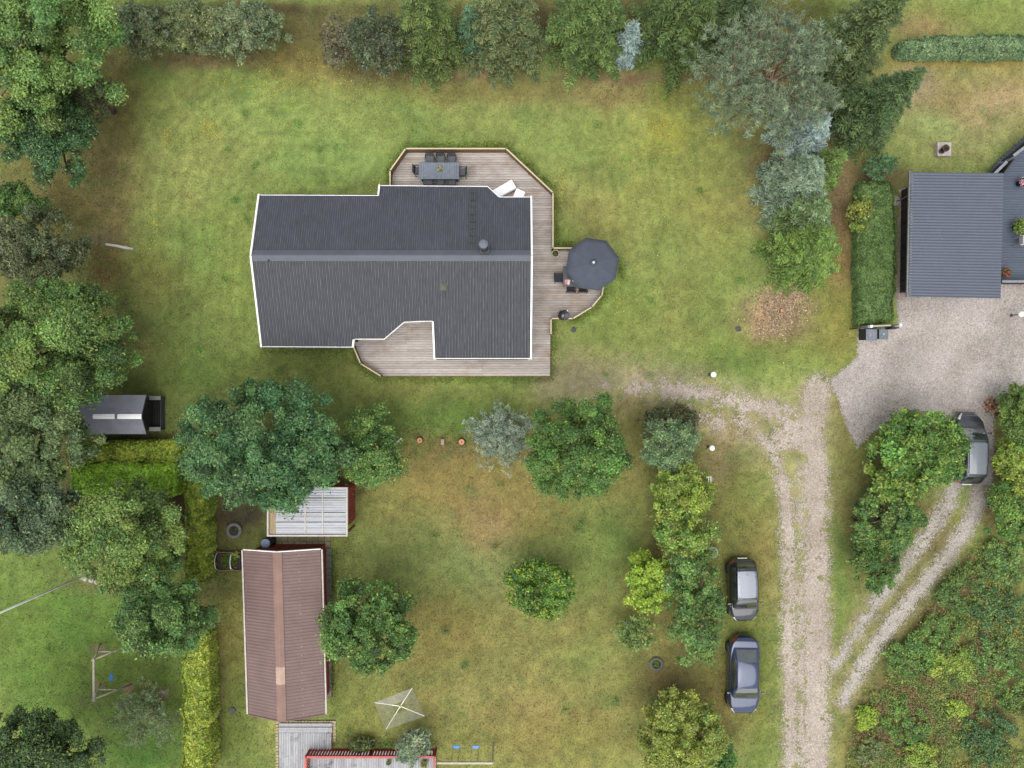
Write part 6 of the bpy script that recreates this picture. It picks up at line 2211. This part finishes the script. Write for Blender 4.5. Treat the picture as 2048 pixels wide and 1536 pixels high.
# --- western trees
broadleaf('deciduous_tree', 'big light green tree with showing twigs in the north west corner', 95, 95, 165, 155, 6.0, [(112, 152, 82), (98, 136, 72), (130, 166, 88)], 101, lobe=.75, uneven=.3, tips=(156, 182, 100), branches=12, trunk_r=.2, lean=(-.5, .3))
broadleaf('deciduous_tree', 'olive grey shrubby tree below the big north west tree', 185, 195, 75, 55, 3.0, OLV, 102, lobe=.45, dens=.75, open_=.2, tips=(150, 148, 118))
broadleaf('deciduous_tree', 'dark green round tree beside the brown strip in the west', 95, 275, 100, 90, 4.5, DGRN, 103, lobe=.6, tips=(126, 166, 92))
broadleaf('deciduous_tree', 'small dark green tree with a lone orange leaf cluster', 45, 415, 60, 45, 3.0, OAK, 104, lobe=.45, tips=(140, 164, 84))
broadleaf('deciduous_tree', 'dull olive tree between the dark tree and the western oak', 80, 505, 105, 85, 4.0, [(98, 112, 76), (84, 98, 66), (110, 124, 86)], 105, lobe=.5, dens=.9, tips=(140, 150, 112))
broadleaf('deciduous_tree', 'broad bright green oak at the western lawn edge', 130, 690, 155, 135, 5.5, [(98, 136, 70), (84, 120, 62), (114, 150, 78)], 106, lobe=.7, uneven=.28, tips=(152, 176, 88), branches=8, trunk_r=.2)
broadleaf('deciduous_tree', 'grey green tree overhanging the felt roofed shed', 75, 850, 142, 112, 5.0, [(104, 132, 84), (92, 118, 76), (118, 146, 92)], 107, lobe=.6, uneven=.25, tips=(142, 164, 108), branches=9)
broadleaf('deciduous_tree', 'dull blue green tree behind the clipped green hedge', 65, 1020, 115, 95, 5.0, [(96, 124, 92), (82, 110, 82), (110, 136, 100)], 108, lobe=.55, tips=(134, 160, 118))
broadleaf('deciduous_tree', 'yellow green tree between the hedge and the flagpole', 255, 1075, 112, 108, 4.2, [(118, 152, 78), (98, 136, 68), (132, 164, 86)], 109, lobe=.6, uneven=.25, tips=(158, 180, 92))
broadleaf('deciduous_tree', 'mid green tree overhanging the tall yellow hedge', 335, 1212, 106, 102, 4.2, [(98, 142, 78), (84, 124, 68), (114, 156, 84)], 110, lobe=.6, uneven=.25, tips=(142, 174, 92))
broadleaf('deciduous_tree', 'dark green tree in the lower left corner', 85, 1490, 130, 85, 4.5, [(72, 104, 60), (62, 90, 52), (86, 118, 66)], 111, lobe=.55, tips=(124, 150, 76))
pine('garden_conifer', 'loose grey green conifer beside the A frame swing stand', 285, 1440, 1.6, 62, 62, [(126, 152, 118), (108, 134, 100), (144, 168, 126)], 112, 190, (160, 176, 120), 14, .2, 34, .6, tuft_r=.22)

# --- northern row
broadleaf('shrub', 'grey green willow shrub nearest the big north west tree', 290, 62, 70, 56, 1.8, [(128, 146, 108), (110, 128, 92), (142, 158, 120)], 121, lobe=.42, dens=.8, tips=(156, 166, 126), group='northern shrub row', cat='shrub')
broadleaf('shrub', 'dull green shrub in the middle of the northern shrub row', 390, 62, 76, 58, 1.8, [(122, 140, 94), (106, 124, 84), (136, 152, 104)], 122, lobe=.42, dens=.85, tips=(150, 160, 112), group='northern shrub row', cat='shrub')
broadleaf('shrub', 'grey green shrub at the open eastern end of the northern shrub row', 500, 62, 86, 58, 2.0, [(124, 144, 104), (108, 128, 92), (140, 158, 116)], 123, lobe=.42, dens=.85, tips=(150, 164, 126), group='northern shrub row', cat='shrub')
broadleaf('shrub', 'dark grey bush beside the first northern fir', 755, 88, 62, 62, 2.2, [(94, 108, 80), (80, 94, 70), (108, 122, 90)], 124, lobe=.4, dens=.75, tips=(138, 148, 112), cat='shrub')
broadleaf('shrub', 'thin pale bush fringing the dark grey bush', 675, 85, 38, 60, 1.2, [(124, 124, 98), (110, 112, 86)], 125, lobe=.34, dens=.35, tips=(150, 140, 116), cat='shrub', branches=9)
conifer('fir_tree', 'yellow green fir at the western end of the northern conifer row', 862, 100, 8.0, 2.45, [(92, 116, 60), (78, 100, 52), (104, 126, 68)], 131, (138, 154, 84), dens=1.2, nb=10)
conifer('spruce_tree', 'small blue green spruce squeezed between two northern firs', 945, 90, 4.5, 1.2, [(92, 132, 100), (78, 116, 86)], 132, (126, 160, 124), dens=1.2)
conifer('spruce_tree', 'broad olive spruce with pale shoots in the northern row', 1010, 88, 7.8, 3.0, [(96, 116, 74), (82, 102, 66), (110, 128, 84)], 133, (160, 158, 104), dens=1.15, droop=.5, nb=11)
conifer('fir_tree', 'bright green fir next to the narrow blue spruce', 1172, 84, 8.0, 2.75, FIR, 134, (136, 156, 84), dens=1.2, nb=11)
conifer('blue_spruce', 'narrow pale blue spruce squeezed between the bright firs', 1248, 112, 4.2, 1.15, BLU, 135, (164, 186, 188), dens=1.25)
conifer('fir_tree', 'wide dark fir at the eastern end of the northern row', 1345, 82, 7.6, 3.2, [(84, 110, 58), (70, 96, 52), (96, 122, 66)], 136, (128, 148, 78), dens=1.2, nb=11)
conifer('spruce_tree', 'olive spruce standing between the wide fir and the grey pine', 1445, 66, 6.5, 2.3, SPR, 137, (120, 138, 84), dens=1.1)
pine('pine_tree', 'large grey green pine with tan boughs showing', 1535, 158, 5.0, 150, 150, [(124, 148, 122), (108, 132, 108), (138, 160, 134)], 138, 1500, (160, 178, 144), 60, .21, 30, 2.0, center=(1510, 215), tuft_r=.18)
conifer('spruce_tree', 'tall dark spruce leaning over the neighbouring lawn', 1705, 248, 7.4, 2.5, SPR, 139, (118, 136, 82), dens=1.1, droop=.55, nb=10)
conifer('spruce_tree', 'tall dark spruce at the top beside the mown strip', 1672, 118, 8.2, 2.7, [(88, 108, 64), (74, 94, 56), (100, 120, 74)], 140, (132, 146, 88), dens=1.1, droop=.55, nb=10)
conifer('blue_spruce', 'bright silver blue spruce under the grey pine', 1592, 284, 4.4, 1.95, BLU, 141, (176, 196, 198), dens=1.3, tier=.28, nb=10)
conifer('fir_tree', 'silvery green fir south of the silver blue spruce', 1572, 375, 4.8, 2.35, SIL, 142, (160, 180, 150), dens=1.2, tier=.3, nb=11)
conifer('fir_tree', 'grey green fir between the silvery fir and the lime fir', 1590, 445, 4.4, 2.2, [(106, 136, 80), (122, 148, 112), (92, 120, 70)], 143, (150, 172, 120), dens=1.2, tier=.3, nb=11)
conifer('fir_tree', 'lime green fir at the edge of the wood chip circle', 1592, 508, 4.8, 2.55, [(104, 138, 62), (88, 120, 56), (116, 150, 70)], 144, (150, 174, 84), dens=1.25, tier=.28, nb=13)
conifer('fir_tree', 'green fir filling the run below the silver blue spruce', 1622, 352, 4.4, 1.6, [(104, 134, 66), (88, 118, 58)], 1441, (146, 166, 84), dens=1.2, tier=.3, nb=10)
broadleaf('shrub', 'small bluish bush at the foot of the dark spruce near the garage', 1755, 335, 34, 26, 1.0, [(96, 134, 92), (82, 118, 80)], 145, lobe=.3, dens=.8, cat='shrub')
broadleaf('shrub', 'thin yellow flowering bush beside the clipped garage hedge', 1718, 415, 28, 26, 1.0, [(152, 168, 78), (134, 152, 70)], 146, lobe=.28, dens=.22, cat='shrub', tips=(190, 190, 90), tip_p=.2)
broadleaf('shrub', 'small lime bush between the firs and the garage hedge', 1716, 455, 18, 14, .7, [(136, 160, 72), (116, 142, 60)], 147, lobe=.22, dens=.5, cat='shrub')

# --- middle of the garden
broadleaf('deciduous_tree', 'huge dark green round tree overhanging the plastic roofed shelter', 530, 890, 168, 130, 4.6, [(84, 130, 82), (72, 114, 72), (98, 144, 90)], 151, lobe=.62, uneven=.16, tips=(124, 164, 96), branches=8, trunk_r=.22, leaf=.14)
broadleaf('apple_tree', 'leaning apple tree with bare pale branches east of the huge tree', 742, 905, 74, 88, 3.0, [(98, 142, 74), (84, 124, 64), (116, 158, 80)], 152, lobe=.5, uneven=.35, dens=.9, tips=(160, 184, 96), branches=7)
broadleaf('oak_tree', 'round green oak between the blue conifer and the grey shrub', 1160, 897, 104, 110, 4.2, OAK, 153, lobe=.52, uneven=.14, tips=(142, 174, 84), branches=8, trunk_r=.17)
pine('blue_conifer', 'pale blue spreading conifer leaning towards the round oak', 1002, 874, 1.6, 62, 56, [(156, 180, 166), (138, 164, 150), (172, 194, 180)], 154, 420, (186, 204, 186), 30, .17, 30, .9, tuft_r=.16, bark='bark')
broadleaf('shrub', 'grey green willow shrub beside the white globe lamp', 1338, 886, 58, 60, 2.2, [(112, 146, 104), (98, 130, 92), (128, 160, 114)], 155, lobe=.42, dens=.8, tips=(150, 174, 130), cat='shrub')
broadleaf('shrub', 'brownish thin shrub behind the grey green willow shrub', 1330, 836, 62, 26, 1.6, [(96, 100, 64), (82, 90, 58)], 156, lobe=.34, dens=.7, cat='shrub')
broadleaf('bush', 'yellow green leafy bush below the willow shrub', 1362, 985, 60, 62, 2.2, YGR, 157, lobe=.42, uneven=.3, leaf=.14, tips=(182, 200, 96), cat='shrub')
broadleaf('bush', 'light green bush beside the pale blue tub', 1372, 1072, 66, 62, 2.0, [(128, 168, 76), (112, 150, 66), (144, 180, 84)], 158, lobe=.42, uneven=.3, leaf=.14, tips=(176, 176, 100), cat='shrub')
broadleaf('bush', 'small leaved green bush with reddish tips beside the hatchback', 1392, 1205, 62, 112, 2.2, [(108, 150, 80), (94, 132, 70), (124, 164, 86)], 159, lobe=.42, uneven=.25, tips=(166, 140, 90), tip_p=.06, cat='shrub', leaf=.13)
broadleaf('bush', 'vivid lime bush on the southern lawn', 1305, 1165, 50, 56, 1.8, LIM, 160, lobe=.4, uneven=.3, leaf=.14, cat='shrub', tips=(184, 210, 84))
broadleaf('sapling', 'thin pale sapling below the vivid lime bush', 1272, 1262, 40, 42, 1.4, [(128, 158, 84), (112, 144, 76), (142, 170, 96)], 161, lobe=.3, dens=.28, cat='tree', branches=7, trunk_r=.05)
broadleaf('bush', 'yellow olive bush growing at the southern verge', 1356, 1458, 98, 92, 2.4, [(156, 178, 80), (136, 160, 70), (168, 186, 88)], 162, lobe=.46, uneven=.2, tips=(190, 196, 104), cat='shrub')
broadleaf('bush', 'dark green bush pressed against the yellow olive bush', 1430, 1510, 40, 40, 1.4, OAK, 163, lobe=.36, cat='shrub')
broadleaf('maple_bush', 'round maple bush alone on the southern lawn', 1080, 1176, 68, 64, 1.9, [(94, 142, 60), (78, 122, 56), (116, 162, 62)], 1642, lobe=.42, uneven=.0, leaf=.16, tips=(164, 188, 66), cat='shrub', tip_p=.18)
broadleaf('apple_tree', 'round apple tree touching the brown roofed outbuilding', 740, 1248, 98, 94, 3.2, [(92, 134, 66), (78, 116, 58), (108, 150, 74)], 1651, lobe=.46, uneven=.06, tips=(150, 176, 84), leaf=.14, trunk_r=.13)
broadleaf('bush', 'grey leaved bush leaning over the red railing', 828, 1486, 36, 34, 1.2, [(140, 164, 136), (122, 148, 120), (158, 180, 152)], 166, lobe=.3, dens=.8, aspect=.3, leaf=.2, cat='shrub')
broadleaf('bush', 'low green herb clump between the paving and the grey leaved bush', 722, 1488, 30, 14, .5, [(104, 118, 66), (88, 104, 58)], 167, lobe=.2, dens=.7, cat='shrub', branches=2, trunk_r=.03)

# --- eastern verge shrubs
VRG = [(104, 150, 70), (88, 130, 62), (122, 164, 76)]
broadleaf('bush', 'large green shrub overhanging the charcoal people carrier', 1838, 892, 98, 84, 2.4, VRG, 171, lobe=.48, uneven=.3, tips=(164, 188, 84), cat='shrub', leaf=.16, gaps=.18, group='verge shrubs')
broadleaf('bush', 'light green shrub on the verge beside the black can', 1785, 960, 66, 56, 1.8, [(122, 160, 72), (104, 142, 64), (138, 172, 80)], 172, lobe=.42, uneven=.3, tips=(178, 194, 90), cat='shrub', leaf=.16, gaps=.18, group='verge shrubs')
broadleaf('bush', 'mixed green shrub in the middle of the verge', 1775, 1035, 72, 62, 1.5, [(98, 142, 74), (84, 122, 66), (118, 154, 76)], 173, lobe=.4, uneven=.3, tips=(160, 172, 92), cat='shrub', gaps=.2, group='verge shrubs')
broadleaf('bush', 'dark green shrub at the southern tip of the verge', 1752, 1120, 52, 60, 1.3, [(86, 126, 62), (72, 108, 54), (104, 142, 70)], 174, lobe=.36, uneven=.3, tips=(146, 164, 78), cat='shrub', gaps=.2, group='verge shrubs')
broadleaf('bush', 'leafy shrub at the eastern edge beyond the dry heap', 2035, 830, 42, 66, 1.6, [(106, 142, 68), (92, 126, 60)], 175, lobe=.42, uneven=.3, tips=(150, 170, 84), cat='shrub', group='eastern edge shrubs')
broadleaf('bush', 'yellow green shrub beside the people carrier at the eastern edge', 2030, 930, 46, 56, 1.5, [(136, 166, 70), (118, 150, 60), (152, 178, 80)], 176, lobe=.42, uneven=.3, tips=(180, 196, 86), cat='shrub', group='eastern edge shrubs')
broadleaf('bush', 'green shrub at the eastern edge behind the parked people carrier', 2015, 1020, 50, 58, 1.4, VRG, 177, lobe=.4, uneven=.3, tips=(160, 180, 84), cat='shrub', group='eastern edge shrubs')
# wild corner: low shrubs
wild = [(2010, 1120, 52, 50, GRN, 'low green shrub at the top of the wild corner'),
        (1935, 1170, 56, 46, [(100, 134, 70), (86, 116, 62)], 'low green shrub along the curved gravel track'),
        (1990, 1225, 58, 56, DGRN, 'dark low shrub deep in the wild corner'),
        (1880, 1260, 64, 50, [(106, 144, 70), (92, 126, 62)], 'broad low shrub where the gravel track narrows'),
        (1820, 1310, 52, 44, OAK, 'low oak scrub along the narrowing gravel track'),
        (1905, 1330, 52, 40, YGR, 'yellow green scrub in the middle of the wild corner'),
        (1980, 1315, 56, 46, GRN, 'green scrub behind the yellow green scrub'),
        (1730, 1435, 28, 24, LIM, 'small fern green tuft near the gravel road'),
        (1815, 1450, 46, 44, OAK, 'green scrub mound near the small fern green tuft'),
        (1910, 1415, 22, 22, LIM, 'single bright lime tuft among brown grass'),
        (1975, 1475, 62, 58, DGRN, 'dark green mound in the south east corner'),
        (1840, 1510, 48, 34, YGR, 'yellowish scrub at the southern edge of the wild corner'),
        (1740, 1505, 38, 36, OLV, 'dull olive scrub at the southern roadside'),
        (2035, 1390, 36, 52, OAK, 'oak scrub at the eastern edge of the wild corner')]
for i, (px, py, rx, ry, cl, lb) in enumerate(wild):
    broadleaf('scrub', lb, px, py, rx, ry, 0.35 if rx > 30 else .3, [tuple(v * 1.08 + 6 for v in q) for q in cl], 181 + i, lobe=.30, uneven=.55, dens=.5, tips=(156, 176, 84), cat='shrub', branches=3, trunk_r=.04, leaf=.105, gaps=.45, group='wild corner scrub')

# undergrowth as one mass
r = np.random.default_rng(77)
n = 110000
px, py = r.uniform(1690, 2070, n), r.uniform(1080, 1550, n)
edge_x = np.interp(py, [1080, 1160, 1260, 1340, 1420, 1550], [1960, 1900, 1830, 1770, 1715, 1690])
dn = fbm(px / 33, py / 33, 1.2, 951, 4)
ok = (px > edge_x + r.normal(0, 8, n)) & (dn > .40)
px, py, dn = px[ok], py[ok], dn[ok]
x, y = (px - 1024) / S, (768 - py) / S
z = np.abs(r.normal(0, .13, len(x))) * (1 + (dn - .4) * 3) + .02
hue = fbm(x, y, .9, 971, 3)
pal = np.array([(148, 132, 90), (148, 142, 86), (118, 142, 76), (146, 168, 86), (108, 138, 74), (156, 162, 84)], float)
ki = np.clip((hue - .25) / .5 * len(pal), 0, len(pal) - 1).astype(int)
cc = pal[ki] * (1 + r.normal(0, .14, (len(x), 1)))
V, F, _ = leaf_quads(r, np.stack([x, y, z], -1), np.tile([0, 0, 1.0], (len(x), 1)), .095, [(0, 0, 0)], .5, .5)
ug = fast_mesh('undergrowth', V, F, M['leaf'], None, np.repeat(leafcol(cc), 3, 0))
tag(ug, 'low tangled undergrowth covering the wild south east corner', 'undergrowth', kind='stuff')
# low weeds under the verge shrubs and tree edges
blobs = [(1780, 1000, 70, 150, 2600), (2020, 950, 40, 200, 1500), (780, 1487, 90, 14, 500), (1340, 900, 70, 70, 700), (800, 880, 60, 50, 700), (900, 880, 80, 30, 500),
         (1380, 1100, 40, 160, 900), (440, 1150, 30, 60, 300), (240, 600, 30, 40, 500), (260, 640, 20, 60, 300)]
for cx_, cy_ in [(490, 228), (510, 330), (455, 300), (470, 400), (495, 440), (740, 968), (1002, 968), (1164, 1046), (1160, 1058), (890, 1262), (990, 1095), (1480, 560), (1330, 195),
                 (450, 560), (640, 300), (1250, 320), (1190, 250), (1400, 380), (1300, 600), (330, 640), (400, 700), (560, 740), (1210, 748), (1300, 752), (1240, 796), (930, 1330), (1130, 1420),
                 (600, 250), (380, 210), (1480, 1050), (1500, 1360), (100, 1300), (250, 1230), (1100, 800), (700, 1460), (870, 1070), (1230, 1400)]:
    blobs.append((cx_, cy_, 9, 8, 46))
P = []
for cx_, cy_, sx_, sy_, m in blobs:
    q = r.normal(0, .5, (m, 2))
    P.append(np.stack([(cx_ + q[:, 0] * sx_ - 1024) / S, (768 - cy_ - q[:, 1] * sy_) / S, r.uniform(.02, .22, m)], -1))
P = np.vstack(P)
cc = ground_color(P[:, 0], P[:, 1]) * np.array([.8, 1.15, .8]) * (1 + r.normal(0, .18, (len(P), 1)))
V, F, _ = leaf_quads(r, P, np.tile([0, 0, 1.0], (len(P), 1)), .11, [(0, 0, 0)], .5, .45)
wd = fast_mesh('weeds', V, F, M['leaf'], None, np.repeat(np.clip(cc, .005, .6), 3, 0))
tag(wd, 'low leafy weeds under the shrubs and trees', 'weeds', kind='stuff')

# --- hedges
HY = [(112, 138, 42), (132, 152, 46), (96, 122, 40), (146, 164, 58)]
hedge('clipped_hedge', 'yellow clipped hedge closest to the felt roofed shed', [(158, 886), (352, 884), (352, 922), (156, 924)], 1.5, HY, 301, tips=(168, 178, 76), rough=.24)
hedge('clipped_hedge', 'bright green clipped hedge just behind the yellow hedge', [(142, 931), (345, 929), (345, 990), (140, 992)], 1.4, [(138, 188, 52), (118, 168, 46), (154, 200, 64)], 302, tips=(164, 196, 80), rough=.22)
hedge('clipped_hedge', 'tall yellow hedge running down past the huge dark tree', [(366, 884), (408, 884), (410, 1165), (370, 1165)], 1.5, HY, 303, tips=(160, 172, 70), rough=.24)
hedge('clipped_hedge', 'yellow hedge along the lower left lawn', [(366, 1275), (412, 1275), (418, 1545), (364, 1545)], 1.5, [(126, 148, 46), (108, 132, 42), (146, 164, 60)], 304, tips=(176, 184, 84), tip_p=.2, rough=.24)
hedge('clipped_hedge', 'wide dark green clipped hedge beside the garage', [(1724, 365), (1786, 362), (1792, 480), (1788, 640), (1722, 646), (1718, 500)], .9, [(84, 112, 60), (74, 100, 54), (94, 122, 68)], 305, leaf=.1, dens=1.1, tips=(100, 130, 74), rough=.07)
hedge('clipped_hedge', 'low blue green clipped hedge across the neighbouring lawn', [(1805, 78), (1880, 70), (2075, 70), (2075, 104), (1880, 106), (1805, 104)], 1.0, [(98, 126, 88), (84, 112, 78), (110, 138, 98)], 306, tips=(132, 156, 118), rough=.12)
# dry heap by the driveway
c = W(1988, 812, .3)
dh = thing('dry_heap', 'heap of dry reddish twigs at the corner of the gravel driveway', 'heap', (c.x, c.y, 0))
leafy('twigs', (c.x, c.y, .05), .5, 420, .16, [(190, 146, 116), (160, 116, 90), (212, 176, 146), (126, 92, 72)], dh, 31, .7)
MB().lathe((c.x, c.y, 0), [(.42, -.02), (.3, .15), (.05, .25)], 10).build('mound', M['soil'], dh, True)
# bare branches of the apple tree that lie open to view
bt = thing('fallen_bough', 'pale forked bough leaning out of the apple tree', 'branch', tuple(W(790, 905)))
pts = [W(788, 912, .05), W(783, 893, .7), W(774, 880, 1.2), W(766, 868, 1.6)]
MB().tube(pts, [.09, .075, .05, .03], 7).build('bough', M['drift'], bt, True)
MB().tube([W(783, 893, .7), W(795, 884, .9), W(803, 876, 1.0)], [.07, .06, .05], 7).build('side_bough', M['drift'], bt, True)
MB().tube([W(776, 882, 1.1), W(760, 886, 1.4), W(750, 889, 1.5)], [.04, .03, .02], 6).build('side_bough', M['drift'], bt, True)
